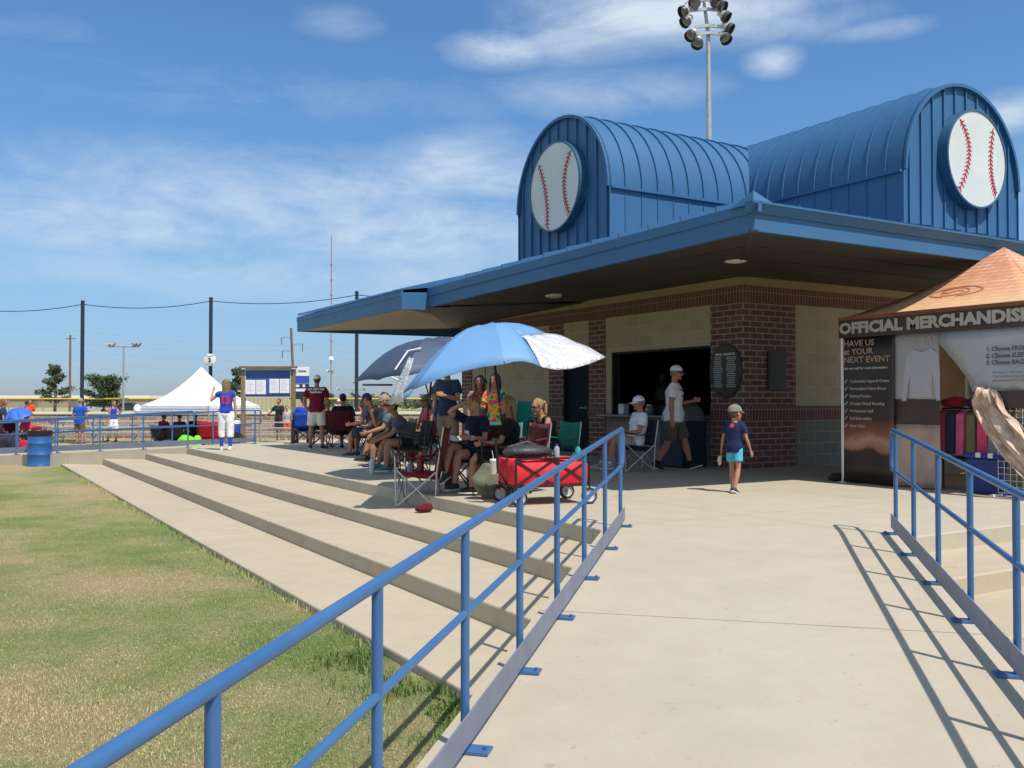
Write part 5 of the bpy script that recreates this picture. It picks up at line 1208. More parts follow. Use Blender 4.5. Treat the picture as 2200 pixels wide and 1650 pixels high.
# ---------------------------------------------------------------- vendor tent on the right
VX = 10.78
def fp(u, v, off=0.0):
    d = ray(u, v); p = EYEP + d * (VX / d.x); return V((VX - off, p.y, p.z))
yl = fp(1805, 900).y; vy0, vy1 = yl - 3.02, yl; vx1 = VX + 3.0; zv0, zv1 = 2.03, 2.30
vt = thing('vendor_tent', 'vendor pop-up tent with orange and tan canopy and printed dark banners', 'tent', (VX + 1.5, (vy0 + vy1) / 2, 0))
def W2(m, n, mt, **kw): return m.build(n, mt, vt, world=True, **kw)
def tent_mat():
    t = NT('tent_orange'); o = t.obj(); sp = t.n('ShaderNodeSeparateXYZ'); t.l(o, sp.inputs[0])
    k = t.math('MULTIPLY', t.math('SUBTRACT', sp.outputs[2], 2.28), 1.1)
    base_ = t.ramp(k, [(0.0, (0.66, 0.46, 0.20, 1)), (0.35, (0.60, 0.27, 0.13, 1)), (1.0, (0.56, 0.22, 0.11, 1))])
    cb = t.n('ShaderNodeCombineXYZ'); t.l(t.math('ADD', sp.outputs[1], t.math('MULTIPLY', sp.outputs[0], 1.0)), cb.inputs[0]); t.l(sp.outputs[2], cb.inputs[1])
    br = t.n('ShaderNodeTexBrick'); br.inputs['Scale'].default_value = 1; br.inputs['Brick Width'].default_value = .11; br.inputs['Row Height'].default_value = .055; br.inputs['Mortar Size'].default_value = .010
    br.inputs['Color1'].default_value = (1, 1, 1, 1); br.inputs['Color2'].default_value = (1, 1, 1, 1); br.inputs['Mortar'].default_value = (0, 0, 0, 1); t.l(cb.outputs[0], br.inputs['Vector'])
    msk = t.math('MULTIPLY', t.math('SUBTRACT', 1.0, br.outputs['Fac'] if False else t.math('SUBTRACT', 1.0, br.outputs['Fac'])), .95)
    nz = t.ramp(t.noise(o, 5, 3), [(.30, (0, 0, 0, 1)), (.6, (1, 1, 1, 1))])
    t.l(t.mix(t.math('MULTIPLY', msk, nz), base_, (0.70, 0.44, 0.30, 1)), t.b.inputs['Base Color']); t.b.inputs['Roughness'].default_value = .7
    t.bump(t.noise(o, 5, 3), .35, .03); return t.m
m_tent = tent_mat()
pk = V((VX + 1.5, (vy0 + vy1) / 2, 3.24)); cs = [V((VX, vy1, zv1)), V((VX, vy0, zv1)), V((vx1, vy0, zv1)), V((vx1, vy1, zv1))]
m = MB()
for i in range(4):
    a, b = cs[i], cs[(i + 1) % 4]; rows = []
    for r_ in range(9):
        t_ = r_ / 8; row = []
        for s_ in range(9):
            q = s_ / 8; e = a.lerp(b, q); p = pk.lerp(e, t_); p.z -= 0.10 * math.sin(PI * t_) * (1 - .3 * 4 * q * (1 - q)) + .03 * 4 * q * (1 - q) * math.sin(PI * t_ ** 2) ; row.append(p)
        rows.append(row)
    m.loft(rows, False, False)
W2(m, 'canopy', m_tent, smooth=25, solid=.004)
m = MB(); md_ = lambda t_, q: (lambda p: V((p.x, p.y, p.z - .10 * math.sin(PI * t_) * (1 - .3 * 4 * q * (1 - q)) - .03 * 4 * q * (1 - q) * math.sin(PI * t_ ** 2) + .012)))(pk.lerp(cs[0].lerp(cs[1], q), t_))
def strip_c(m, pts, w_):
    P = [md_(a, b) for a, b in pts]
    for i in range(len(P) - 1): m.bar(P[i], P[i + 1], w_, .004, V((-.5, 0, 1)))
strip_c(m, [(.60 + .10 * math.cos(a) * .8, .44 + .20 * math.sin(a)) for a in np.linspace(0.2, 2 * PI - .3, 26)], .03)
strip_c(m, [(.60 + .06 * math.cos(a), .42 + .12 * math.sin(a)) for a in np.linspace(-.6, PI + 1.2, 18)], .022); strip_c(m, [(.60, .50), (.585, .44), (.61, .38), (.60, .32)], .022)
W2(m, 'canopy_emblem', mat('emblem_rust', (0.50, 0.19, 0.09, 1), .7, 0, .05, 5))
def banner_mat():
    t = NT('dark_banner'); o = t.obj(); sp = t.n('ShaderNodeSeparateXYZ'); t.l(o, sp.inputs[0]); z = sp.outputs[2]
    k = t.math('ADD', z, t.math('MULTIPLY', t.math('SUBTRACT', t.noise(o, 2.3, 4), .5), .30))
    c1 = t.ramp(t.math('DIVIDE', k, 2.4), [(0.0, (.025, .017, .016, 1)), (.185, (.03, .02, .017, 1)), (.20, (.28, .13, .07, 1)), (.245, (.42, .24, .15, 1)), (.29, (.22, .07, .03, 1)), (.37, (.055, .024, .018, 1)), (.5, (.03, .02, .019, 1)), (.84, (.032, .02, .02, 1))])
    t.l(c1, t.b.inputs['Base Color']); t.b.inputs['Roughness'].default_value = .45; t.bump(t.noise(o, 4, 3), .3, .03); return t.m
m_ban = banner_mat(); m_lt = mat('banner_text', (.42, .39, .33, 1), .6, 0, .08, 9)
def sheet(m, y0, y1, z0, z1, x, wob=.02, n=10, k=0):
    """hanging printed sheet, slightly wavy"""
    rows = []
    for j in range(9):
        z = z1 + (z0 - z1) * j / 8
        rows.append([(x + wob * math.sin(3.1 * i / n * 3 + j * .4 + k) * (.3 + j / 8), y0 + (y1 - y0) * i / n, z) for i in range(n + 1)])
    m.loft(rows, False, False); return m
m = MB(); sheet(m, vy1, vy0, zv0, zv1 - .003, VX - .012, .004); W2(m, 'valance', mat('valance_brown', (.055, .033, .027, 1), .5, 0, .2, 2), solid=.005, smooth=60)
m = MB(); sheet(m, vy1, vy0, zv1 - .025, zv1 + .025, VX - .022, .002); W2(m, 'valance_edge', mat('valance_rust', (.22, .06, .025, 1), .5, 0, .5, 1.2), solid=.004)
m = MB()
for x0, x1, y in ((VX, vx1, vy1 + .004), (VX, vx1, vy0 - .004)): m.bx(x0, x1, y - .004, y + .004, zv0, zv1)
m.bx(vx1, vx1 + .008, vy0, vy1, zv0, zv1); W2(m, 'side_valance', mat('valance_side', (.05, .03, .025, 1), .5, 0, .2, 2))
t1 = fp(1806, 704)
m = text_mb('OFFICIAL MERCHANDISE', .205, V((VX - .028, vy1 - .02, (zv0 + zv1) / 2 - .01)), (0, -1, 0), (0, 0, 1), align='LEFT', font_bold=.011, sx=1.19); W2(m, 'valance_lettering', m_lt)
ya = fp(1920, 900).y; yb = fp(2014, 900).y
m = MB(); sheet(m, vy1 - .01, ya, .012, zv0 + .03, VX + .02, .012); W2(m, 'dark_banner', m_ban, solid=.005, smooth=60)
yt = vy1 - .07
for s, z, sz, col in (('HAVE US', 1.945, .115, 0), ('at YOUR', 1.83, .115, 0), ('NEXT EVENT', 1.715, .115, 0), ('Ask our staff for more information', 1.60, .045, 0)):
    m = text_mb(s, sz, V((VX - .004, yt, z)), (0, -1, 0), (0, 0, 1), align='LEFT', font_bold=.002, sx=1.12); W2(m, 'banner_lettering', mat('lettering_tan', (.40, .27, .18, 1), .6, 0, .1, 8) if z > 1.65 else m_lt)
for i, s in enumerate(('Customized Apparel Onsite', 'Personalized Name Boxes', 'Batting Practice', 'Stronger Brand Branding', 'Professional Staff', 'Full Embroidery', 'Event Sales')):
    z = 1.42 - i * .103; m = text_mb(s, .056, V((VX - .004, yt - .10, z)), (0, -1, 0), (0, 0, 1), align='LEFT', font_bold=.001); W2(m, 'banner_lettering', m_lt); m = MB(); m.bar((VX - .004, yt - .01, z), (VX - .004, yt - .025, z - .02), .012, .003, V((1, 0, 0))); m.bar((VX - .004, yt - .025, z - .02), (VX - .004, yt - .06, z + .03), .012, .003, V((1, 0, 0))); W2(m, 'check_mark', m_lt)
m_pan = mat('printed_panel', (.34, .325, .325, 1), .35, 0, .06, 2); m_pk = mat('panel_beige', (.42, .29, .23, 1), .5, 0, .16, 4); m_shirt = mat('printed_shirt', (.42, .40, .44, 1), .6, 0, .05, 3); m_pbr = mat('panel_brown', (.06, .034, .03, 1), .5, 0, .15, 3)
m = MB(); sheet(m, ya + .06, yb, 1.17, zv0 + .02, VX + .055, .006, k=1); pa = W2(m, 'shirt_panel', m_pan, solid=.004, smooth=60)
m = MB(); sheet(m, ya + .03, yb, .84, 1.17, VX + .056, .006, k=1); W2(m, 'panel_band', m_pbr, solid=.004)
m = MB(); sheet(m, ya + .05, yb - .01, .02, .84, VX + .05, .03, k=2); m.v = [(x, y + .05 * max(0, .3 - z), z) for x, y, z in m.v]; W2(m, 'lower_panel', m_pk, solid=.004, smooth=60)
xs = VX + .042; SHP = [(1937, 742), (1965, 748), (1985, 741), (1990, 746), (2008, 760), (2013, 800), (2012, 862), (2000, 862), (1997, 800), (1992, 850), (1950, 852), (1952, 800), (1947, 862), (1934, 862), (1938, 800), (1944, 760)]
SHP = [(1958, 750), (1978, 757), (1996, 748), (2012, 760), (2015, 800), (2015, 860), (2008, 861), (1999, 800), (1998, 853), (1951, 855), (1950, 806), (1943, 862), (1933, 862), (1938, 800), (1944, 764)]
m = MB(); m.prism([(xs, fp(u, v).y, fp(u, v).z) for u, v in SHP], (-.004, 0, 0)); W2(m, 'shirt_picture', m_shirt)
m = text_mb('OFFICIAL MERCHANDISE', .14, V((VX + .038, ya - .0, 1.93)), (0, -1, 0), (0, 0, 1), align='LEFT', sx=1.1); W2(m, 'panel_lettering', mat('faded_lettering', (.42, .36, .32, 1), .5, 0, .1, 4))
# right hand panel pulled aside, its free corner gathered and turned outwards
P_ = lambda u, v, o=0.0: fp(u, v, o)
m = MB(); yR = vy0
edge = [P_(2017, 738), P_(2045, 775, -.02), P_(2075, 812, .0), P_(2098, 842, .08)]
rows = [[V((VX + .02, edge[0].y + (yR - edge[0].y) * q / 8, 2.035)) for q in range(9)]]
for i, e in enumerate(edge):
    rows.append([e.lerp(V((VX + .02, yR, [1.93, 1.72, 1.5, 1.28][i])), q / 8) + V((.03 * math.sin(q * 1.3 + i), 0, 0)) for q in range(9)])
m.loft(rows, False, False); fl = W2(m, 'flap_panel', mat('clear_panel', (.40, .40, .42, 1), .18, 0, .08, 2, spec=.6), solid=.003, smooth=60)
m = MB(); lo = [V((VX + .02, yR, 1.28)), V((VX + .02, yR, 1.02))]
rows = [[edge[3].lerp(lo[0], q / 6) + V((-.006, 0, .0)) for q in range(7)], [P_(2105, 868, .1).lerp(lo[1], q / 6) for q in range(7)]]
m.loft(rows, False, False); W2(m, 'flap_band', m_pbr, solid=.003)
for i, s in enumerate(('1. Choose FRONT', '2. Choose SLEEVE', '3. Choose BACK')):
    o_ = P_(2121, 751 + i * 14.5, .035); m = text_mb(s, .072, o_, (0, -1, .0), (0, 0, 1), align='LEFT', sx=1.0, shear=.2, font_bold=.002); W2(m, 'panel_lettering', m_ink)
for i, s in enumerate(('All artwork 1 color front', 'Color placement may vary', 'Ask at the counter for sizes')):
    o_ = P_(2136, 800 + i * 9, .035); m = text_mb(s, .036, o_, (0, -1, 0), (0, 0, 1), align='LEFT'); W2(m, 'panel_lettering', m_ink)
m = MB(); rows = []
for i, (u, v, u2, v2) in enumerate(((2112, 832, 2150, 838), (2104, 862, 2165, 868), (2120, 900, 2180, 890), (2140, 935, 2205, 915), (2165, 965, 2230, 945), (2195, 1005, 2260, 985), (2230, 1040, 2290, 1020))):
    a, b = P_(u, v, .16), P_(u2, v2, .10); rows.append((a, b))
fine = []
for i in range(len(rows) - 1):
    for j in range(4):
        a, b = rows[i][0].lerp(rows[i + 1][0], j / 4), rows[i][1].lerp(rows[i + 1][1], j / 4); r_ = i + j / 4
        fine.append([a.lerp(b, q / 20) + V((-.030 * math.sin(q * .75 + r_ * .5) - .014 * math.sin(q * 2.1 - r_ * .9) - .075 * noise.noise((q * .35, r_ * .9, 2)), .03 * noise.noise((q * .3, r_ * .8, 7)), .03 * noise.noise((q * .4, r_ * .7, 11)))) for q in range(21)])
m.loft(fine, False, False); W2(m, 'gathered_flap', mat('gathered_cloth', (.54, .40, .30, 1), .55, 0, .35, 7, bump=.6, bscale=14, bdist=.03), solid=.005, smooth=50)
m = MB()
for x, y in ((VX + .03, vy1 - .03), (VX + .03, vy0 + .03), (vx1 - .03, vy0 + .03), (vx1 - .03, vy1 - .03)):
    m = MB(); m.bx(x - .02, x + .02, y - .02, y + .02, 0.01, zv1); m.bx(x - .05, x + .05, y - .05, y + .05, 0, .012); W2(m, 'tent_leg', m_white)
m = MB(); m.bar((VX + .03, vy1 - .03, zv1 - .06), (VX + .03, vy0 + .03, zv1 - .06), .02, .03); W2(m, 'truss_bar', m_galv); m = MB(); m.bar((vx1 - .03, vy1 - .03, zv1 - .06), (vx1 - .03, vy0 + .03, zv1 - .06), .02, .03); W2(m, 'truss_bar', m_galv)
m = MB(); sheet(m, vy1 - .02, vy0 + .02, .02, zv0, vx1 - .05, .02); W2(m, 'back_wall', mat('tent_back', (.52, .40, .26, 1), .7, 0, .1, 2), solid=.004)
m = MB(); m.loft([[(VX + .05, vy1 - .02, z), (vx1 - .1, vy1 - .02, z)] for z in (.02, 1, zv0)], False, False); W2(m, 'side_wall', mat('tent_side', (.36, .27, .18, 1), .7, 0, .1, 2), solid=.004)
# clothes rack, bin and grid inside
cr = V((VX + .55, fp(2070, 900).y - .25, 0)); t = thing('clothes_rack', 'rack of folded and hanging shirts inside the vendor tent opening', 'clothes rack', cr)
m = MB(); m.tube([(0, -.9, 0), (0, -.9, 1.05), (0, .9, 1.05), (0, .9, 0)], .014, 6); m.bx(-.3, .3, -.95, .95, .38, .41); m.build('rack_frame', m_black, t, 60)
cols = [(220, 84, 116), (70, 72, 96), (235, 110, 150), (128, 124, 92), (240, 90, 130), (176, 170, 166), (214, 236, 40), (60, 60, 72), (160, 30, 40), (90, 110, 60), (30, 34, 60), (180, 90, 110)]
for i, q in enumerate(cols):
    y = .82 - i * .145; m = MB(); m.loft([[(-.06, y - .05, 1.03), (-.06, y + .05, 1.03), (.06, y + .05, 1.03), (.06, y - .05, 1.03)], [(-.20, y - .055, .97), (-.20, y + .05, .97), (.2, y + .05, .97), (.2, y - .05, .97)], [(-.22, y - .075 + .03 * math.sin(i), .46), (-.2, y + .06, .45), (.2, y + .06, .45), (.2, y - .06, .46)]])
    m.build('hanging_shirt', c(*q), t, 50)
for i, q in enumerate(((150, 24, 30), (60, 30, 60), (30, 34, 50), (170, 40, 50), (40, 46, 66))):
    y = .7 - i * .33; o = MB(); o.ell((0, 0, .07), (.19, .16, .075)); o = part(eval_mesh(o, .014, 3, .03, 9, seed=i), 'folded_shirt', c(*q), t); o.location = (-.02, y, 1.06)
bb_ = V((VX + .35, fp(2105, 900).y, 0)); t = thing('storage_bin', 'blue storage bin with latched lid inside the vendor tent', 'storage bin', bb_)
m = MB(); m.loft([[(-.24 * k_, -.26 * k_, z), (.24 * k_, -.26 * k_, z), (.24 * k_, .26 * k_, z), (-.24 * k_, .26 * k_, z)] for k_, z in ((.9, 0), (1, .44))]); m.build('bin_body', flat(20, 48, 118, .45), t, bevel=.02)
m = MB(); m.bx(-.26, .26, -.28, .28, .44, .50); l_ = m.build('bin_lid', flat(22, 54, 130, .45), t, bevel=.015)
for k_ in (-.08, .08): m = MB(); m.bx(-.275, -.255, k_ - .03, k_ + .03, .45, .51); m.build('latch', m_white, l_)
g0 = fp(2134, 985).y; t = thing('grid_panel', 'white wire display grid standing in the vendor tent opening', 'display grid', (VX + .10, g0 - .5, 0)); m = MB()
for i in range(14): m.tube([(0, .5 - i * .076, .03), (0, .5 - i * .076, 1.18)], .004, 5)
for i in range(16): m.tube([(0, .5, .04 + i * .076), (0, -.5, .04 + i * .076)], .004, 5)
m.build('wire_grid', m_white, t); 
for y in (-.48, .48): m = MB(); m.bx(-.2, .2, y - .012, y + .012, 0, .025); m.build('foot', m_white, t)
m = MB(); m.loft([[(.03, .40, 1.12), (.03, -.45, 1.12)], [(.05, .42, .6), (.04, -.45, .6)], [(.03, .40, .10), (.05, -.45, .1)]], False, False); o = m.build('display_cloth', c(120, 118, 104), None, 60, solid=.006, loc=(VX + .10, g0 - .5, 0)); tag(o, 'pale grey cloth hanging behind the white wire grid', 'cloth')

# ---------------------------------------------------------------- white pop-up tent in the distance
th = R(20); A_ = gd(298, 30.9, LAWN); ex = (RT * math.cos(th) - F0 * math.sin(th)); ey = (RT * math.sin(th) + F0 * math.cos(th)); S_ = 2.80
wt = thing('canopy_tent', 'white pop-up canopy tent set low on the grass behind the far ramp', 'tent', A_ + ex * S_ / 2 + ey * S_ / 2)
m_wt = mat('white_canvas', (.86, .86, .87, 1), .7, 0, .02, 2); ze, zb_ = .98, .70; cp = [A_, A_ + ex * S_, A_ + ex * S_ + ey * S_, A_ + ey * S_]; pkw = A_ + ex * S_ / 2 + ey * S_ / 2; pkw.z = 2.30
m = MB()
for i in range(4):
    a, b = cp[i].copy(), cp[(i + 1) % 4].copy(); a.z = b.z = ze; rows = []
    for r_ in range(9):
        t_ = r_ / 8; row = []
        for s_ in range(7):
            q = s_ / 6; p = pkw.lerp(a.lerp(b, q), t_); p.z -= .21 * math.sin(PI * t_) ** 1 * (1 - .25 * 4 * q * (1 - q)); row.append(p)
        rows.append(row)
    m.loft(rows, False, False)
m.build('canopy', m_wt, wt, 30, True, solid=.004)
m = MB()
for i in range(4):
    a, b = cp[i], cp[(i + 1) % 4]; q = [V((a.x, a.y, ze)), V((b.x, b.y, ze)), V((b.x, b.y, zb_)), V((a.x, a.y, zb_))]; m.face(*q)
    for z in (.90, .82, .76): m.bar((a.x, a.y, z), (b.x, b.y, z), .03, .03)
m.build('valance', mat('white_valance', (.66, .67, .72, 1), .7, 0, .06, 2), wt, None, True, solid=.004)
for q in cp: m = MB(); m.bar((q.x, q.y, LAWN), (q.x, q.y, ze), .045, .045); m.build('tent_leg', m_galv, wt, None, True)
m = MB(); o_ = A_ - ex * .05; m.ell((o_.x, o_.y, .86), (.13, .13, .17)); m.build('rolled_corner', m_wt, wt, 60, True)
def gear(name, label, u, d, dd, col, cat, z=LAWN, seed=0):
    m = MB(); m.ell((0, 0, dd[2] / 2), (dd[0] / 2, dd[1] / 2, dd[2] / 2), None, 14, 8); o = part(eval_mesh(m, .03, 2, .04, 5, seed=seed), name, col, None, gd(u, d, z)); o.rotation_euler = (0, 0, -YAW); tag(o, label, cat)
gear('gear_bag', 'lime green gear bag at the foot of the white tent', 400, 28.6, (.55, .4, .62), c(120, 215, 40), 'bag', seed=1)
gear('gear_bag', 'slim lime green bag leaning beside the bigger lime one', 424, 28.8, (.30, .3, .60), c(128, 222, 50), 'bag', seed=2)
gear('gear_bag', 'red sports bag on the grass right of the lime bags', 452, 28.0, (.55, .35, .36), c(190, 24, 44), 'bag', seed=3)
gear('gear_bag', 'grey sports bag on the grass left of the lime bags', 362, 29.5, (.6, .4, .42), c(70, 72, 84), 'bag', seed=4)
gear('gear_bag', 'dark bag on the grass under the far blue umbrella', 18, 28.4, (.9, .5, .62), c(40, 44, 58), 'bag', seed=5)
gear('gear_bag', 'crimson bag on the grass beside the blue drum', 54, 28.0, (.42, .35, .5), c(170, 30, 60), 'bag', seed=6)
gear('gear_bag', 'black equipment bag hanging low behind the left notice board post', 508, 27.5, (.55, .45, 1.25), c(40, 42, 48), 'bag', seed=7)
# ---------------------------------------------------------------- notice board
kb = (gp(521, 952) + gp(631, 952)) * .5; nb = thing('notice_board', 'wooden framed notice board with blue backing and four pinned papers', 'notice board', kb, -YAW + 0.0)
KW = 1.36 / 2
for s_ in (-1, 1): m = MB(); m.box((s_ * KW, 0, 1.0), (.11, .11, 2.0)); m.build('post', m_wood, nb, bevel=.006)
m = MB(); m.bx(-KW + .06, KW - .06, -.05, .05, 1.22, 1.26); m.bx(-KW + .06, KW - .06, -.05, .05, 1.98, 2.04)
for s_ in (-1, 1): m.bx(s_ * (KW - .06) - .02, s_ * (KW - .06) + .02, -.05, .05, 1.26, 1.98)
m.build('frame', flat(190, 186, 176, .5), nb, bevel=.004)
m = MB(); m.bx(-KW + .08, KW - .08, -.02, .02, 1.26, 1.98); m.build('backing', mat('board_blue', (.035, .11, .35, 1), .6, 0, .12, 2), nb)
m = MB(); m.bx(-KW - .08, KW + .08, -.16, .16, 2.04, 2.09); m.build('cap', m_wood, nb, bevel=.006)
m = MB(); m.bx(-KW + .06, KW - .06, -.05, -.03, 1.27, 1.325); m.build('lower_strip', mat('board_navy', (.02, .045, .14, 1), .6, 0, .1, 2), nb)
for i, x in enumerate((-.47, -.19, .17, .45)):
    m = MB(); z0 = 1.33 + (.03 if i > 1 else 0); m.bx(x - .13, x + .13, -.036, -.030, z0, z0 + .385); pg = m.build('paper', m_paper, nb)
    m = MB()
    for j in range(9): m.bx(x - .10, x + .02 + .02 * ((j * 7 + i) % 5), -.0375, -.0365, z0 + .33 - j * .034, z0 + .336 - j * .034)
    m.build('print_line', flat(150, 152, 175), pg)
# low brick wall with cap
def far_line(u0, u1, d, z): a, b = gd(u0, d, z), gd(u1, d, z); return a, b
fw = thing('field_wall', 'low brick field wall with white cap running along the back of the lawn', 'wall', gd(420, 41, LAWN), -YAW)
m = MB(); m.bx(-13, 12, 0, .25, 0, 1.06); m.build('brick_face', m_fbrick, fw); m = MB(); m.bx(-13, 12, -.05, .30, 1.06, 1.17); m.build('cap', flat(214, 206, 190, .7), fw, bevel=.01)
# netting poles with a sagging cable
tops = []
for u, v, d, lab in ((176, 648, 41.6, 'left'), (452, 641, 41.6, 'middle'), (766, 628, 41.6, 'right')):
    b_ = gd(u, d, LAWN); zt = dp(u, v, d).z
    t = thing('net_pole', {'left': 'tall black netting pole between the two background trees', 'middle': 'tall black netting pole carrying the round number sign', 'right': 'tall black netting pole under the blue canopy end'}[lab], 'pole', b_, 0, 'black netting poles')
    m = MB(); m.tube([(0, 0, 0), (0, 0, zt - LAWN)], .082, 10); m.build('shaft', m_pole, t, 60); m = MB(); m.lathe([(.09, 0), (.09, .03), (.02, .06)], 10, (0, 0, zt - LAWN)); m.build('cap', m_pole, t, 60)
    m = MB(); m.bx(-.14, .14, -.14, .14, 0, .03); m.build('base_flange', m_pole, t)
    tops.append(V((b_.x, b_.y, zt - .12)))
tops = [tops[0] * 2 - tops[1]] + tops + [tops[2] * 2 - tops[1]]; m = MB()
for a, b in zip(tops, tops[1:]):
    m.tube([a.lerp(b, i / 14) - UPZ * (.24 * 4 * (i / 14) * (1 - i / 14)) + UPZ * (.0) for i in range(15)], .018, 5)
o = m.build('net_cable', m_pole, None, 60); tag(o, 'sagging black cable strung between the tops of the netting poles', 'cable')
# round ball sign, number 2
bs = dp(451, 773, 41.3); t = thing('number_sign', 'round white ball shaped sign with the number 2 on the middle netting pole', 'sign', bs, -YAW)
m = MB(); m.lathe([(.27, -.03), (.27, .02), (.25, .03)], 30, (0, 0, 0), Matrix.Rotation(PI / 2, 3, 'X')); m.build('sign_disc', m_white, t, 40)
m = merge(text_mb('2', .24, (0, -.045, -.01), (1, 0, 0), (0, 0, 1), font_bold=.012), MB()); m.build('number', flat(30, 56, 90), t)
for s_ in (-1, 1):
    m = MB(); m.tube([(.23 * math.cos(a), -.036, s_ * (.29 - .13 * math.sin(a))) for a in np.linspace(.5, PI - .5, 10)], .012, 5); m.build('seam', flat(150, 150, 156), t)
# bleachers
def bleacher(u, d, L, lab, rot=0):
    t = thing('bleacher', lab, 'bleacher', gd(u, d, LAWN), -YAW + rot, 'low aluminium bleachers')
    for i in range(3):
        y = i * .55; z = .40 + i * .20; m = MB(); m.bx(-L / 2, L / 2, y, y + .24, z, z + .04); m.build('bench_plank', m_alu, t)
        if i: m = MB(); m.bx(-L / 2, L / 2, y - .30, y - .06, z - .28, z - .25); m.build('foot_plank', m_alu, t)
    n = max(2, int(L / 1.6) + 1)
    for i in range(n):
        x = -L / 2 + .2 + (L - .4) * i / (n - 1); m = MB(); m.bar((x, -.05, .02), (x, 1.5, .02), .05, .04)
        for j in range(3): m.bar((x, j * .55 + .12, 0), (x, j * .55 + .12, .40 + j * .2), .045, .045)
        m.bar((x, .1, .05), (x, 1.25, .72), .03, .03); m.build('support', m_galv, t)
bleacher(240, 36.6, 5.2, 'aluminium bleacher along the field wall left of the white tent', .04); bleacher(575, 35.0, 3.0, 'aluminium bleacher seen between the notice board posts'); bleacher(118, 38.2, 2.2, 'short aluminium bleacher behind the blue drum', -.1)
# building by the field, scoreboard
db = gd(590, 54, LAWN); t = thing('field_shed', 'pale yellow corrugated field building with white banner behind the notice board', 'building', db, -YAW); 
def corr():
    q = NT('corrugated_yellow'); o = q.obj(); w_ = q.n('ShaderNodeTexWave'); w_.wave_type = 'BANDS'; w_.bands_direction = 'X'; w_.inputs['Scale'].default_value = 1.3; q.l(o, w_.inputs[0])
    q.l(q.ramp(w_.outputs[0], [(.2, (.40, .38, .22, 1)), (.8, (.50, .47, .29, 1))]), q.b.inputs['Base Color']); q.b.inputs['Roughness'].default_value = .6; return q.m
m = MB(); m.bx(-2.0, 1.6, 0, 4, 0, 2.18); m.build('wall', corr(), t); m = MB(); m.bx(-2.1, 1.7, -.15, 4.1, 2.18, 2.26); m.build('roof', flat(200, 196, 170, .6), t)
m = MB(); m.bx(-.35, 1.05, -.03, -.005, .45, 1.12); bn = m.build('banner', flat(214, 214, 220, .6), t)
m = MB(); m.bx(.0, .7, -.04, -.031, .86, .96); m.bx(.1, .8, -.04, -.031, .62, .68); m.bx(.7, .95, -.04, -.031, .93, 1.02); m.build('banner_mark', flat(120, 124, 140), bn)
sb = gd(643, 52, LAWN); t = thing('scoreboard', 'white and blue scoreboard panel rising behind the right notice board post', 'scoreboard', sb, -YAW)
for s_ in (-.35, .35): m = MB(); m.bx(s_ - .05, s_ + .05, 0, .1, 0, 2.3); m.build('post', m_pole, t)
for z0, z1, col, n in ((3.05, 3.55, (226, 226, 226), 'header_panel'), (2.62, 3.05, (44, 84, 170), 'blue_panel'), (2.34, 2.60, (36, 46, 84), 'dark_panel'), (2.18, 2.33, (220, 222, 226), 'white_strip'), (1.75, 2.18, (38, 46, 62), 'lower_panel')):
    m = MB(); m.bx(-.55, .55, -.08, 0, z0, z1); m.build(n, flat(*col, .5), t)
m = MB(); m.bx(-.05, .4, -.09, -.081, 3.26, 3.36); m.bx(-.45, -.15, -.09, -.081, 3.15, 3.44); m.build('header_mark', flat(110, 120, 140), t)
m = MB(); m.bx(-.5, -.40, -.09, -.081, 2.40, 2.56); m.bx(-.22, .02, -.09, -.081, 2.42, 2.56); m.bx(.2, .34, -.09, -.081, 2.42, 2.57); m.build('digit_mark', m_white, t)
# outfield fence
of = thing('outfield_fence', 'long outfield fence with yellow top cap across the field', 'fence', gd(500, 108, LAWN), -YAW)
m = MB(); m.tube([(-70, 0, 1.88), (60, 0, 1.88)], .10, 8); m.build('top_cap', m_yellow, of, 60)
for i in range(33):
    m = MB(); x = -70 + i * 4; m.tube([(x, 0, 0), (x, 0, 1.85)], .05, 6); m.build('post', m_galv, of, 60)
m = MB()
for i in range(9): m.tube([(-70, 0, .1 + i * .21), (60, 0, .1 + i * .21)], .006, 4)
m.build('wire_mesh', m_galv, of)
# long warehouse
wh = gd(60, 225, LAWN); t = thing('warehouse', 'long low tan warehouse with white roof edge beyond the outfield fence', 'building', wh, -YAW)
m = MB(); m.bx(-45, 29, 0, 30, 0, 2.25); m.build('wall', mat('warehouse_tan', (.33, .25, .19, 1), .8, 0, .05, .1), t); m = MB(); m.bx(-45.5, 29.5, -.4, 30.4, 2.25, 2.95); m.build('roof', flat(226, 216, 200, .6), t)
for i in range(6): m = MB(); x = -30 + i * 10; m.bx(x, x + 2.4, -.05, 0, 0, 1.7); m.build('dock_door', flat(120, 104, 92), t)
for u, d, lab, col in ((205, 122, 'distant silver pickup parked beyond the outfield fence', (170, 172, 178)), (275, 124, 'distant dark car parked beyond the outfield fence', (44, 46, 54))):
    t = thing('parked_car', lab, 'car', gd(u, d, LAWN), -YAW + .1, 'cars parked beyond the fence')
    m = MB(); pr = [(-2.1, .35), (-2.15, .75), (-1.2, .9), (-.7, 1.42), (.7, 1.45), (1.2, .95), (2.1, .85), (2.15, .35)]; m.prism([(x, -.85, z) for x, z in pr], (0, 1.7, 0)); m.build('body', flat(*col, .35), t, bevel=.05)
    m = MB(); m.prism([(x, -.87, z) for x, z in ((-1.05, .95), (-.65, 1.35), (.62, 1.37), (1.0, .97))], (0, 1.74, 0)); m.build('window', m_shade, t)
    for x in (-1.3, 1.3):
        for y in (-.8, .8): m = MB(); m.lathe([(.33, -.1), (.33, .1)], 16, (x, y, .33), Matrix.Rotation(PI / 2, 3, 'X')); m.build('wheel', m_black, t, 50)
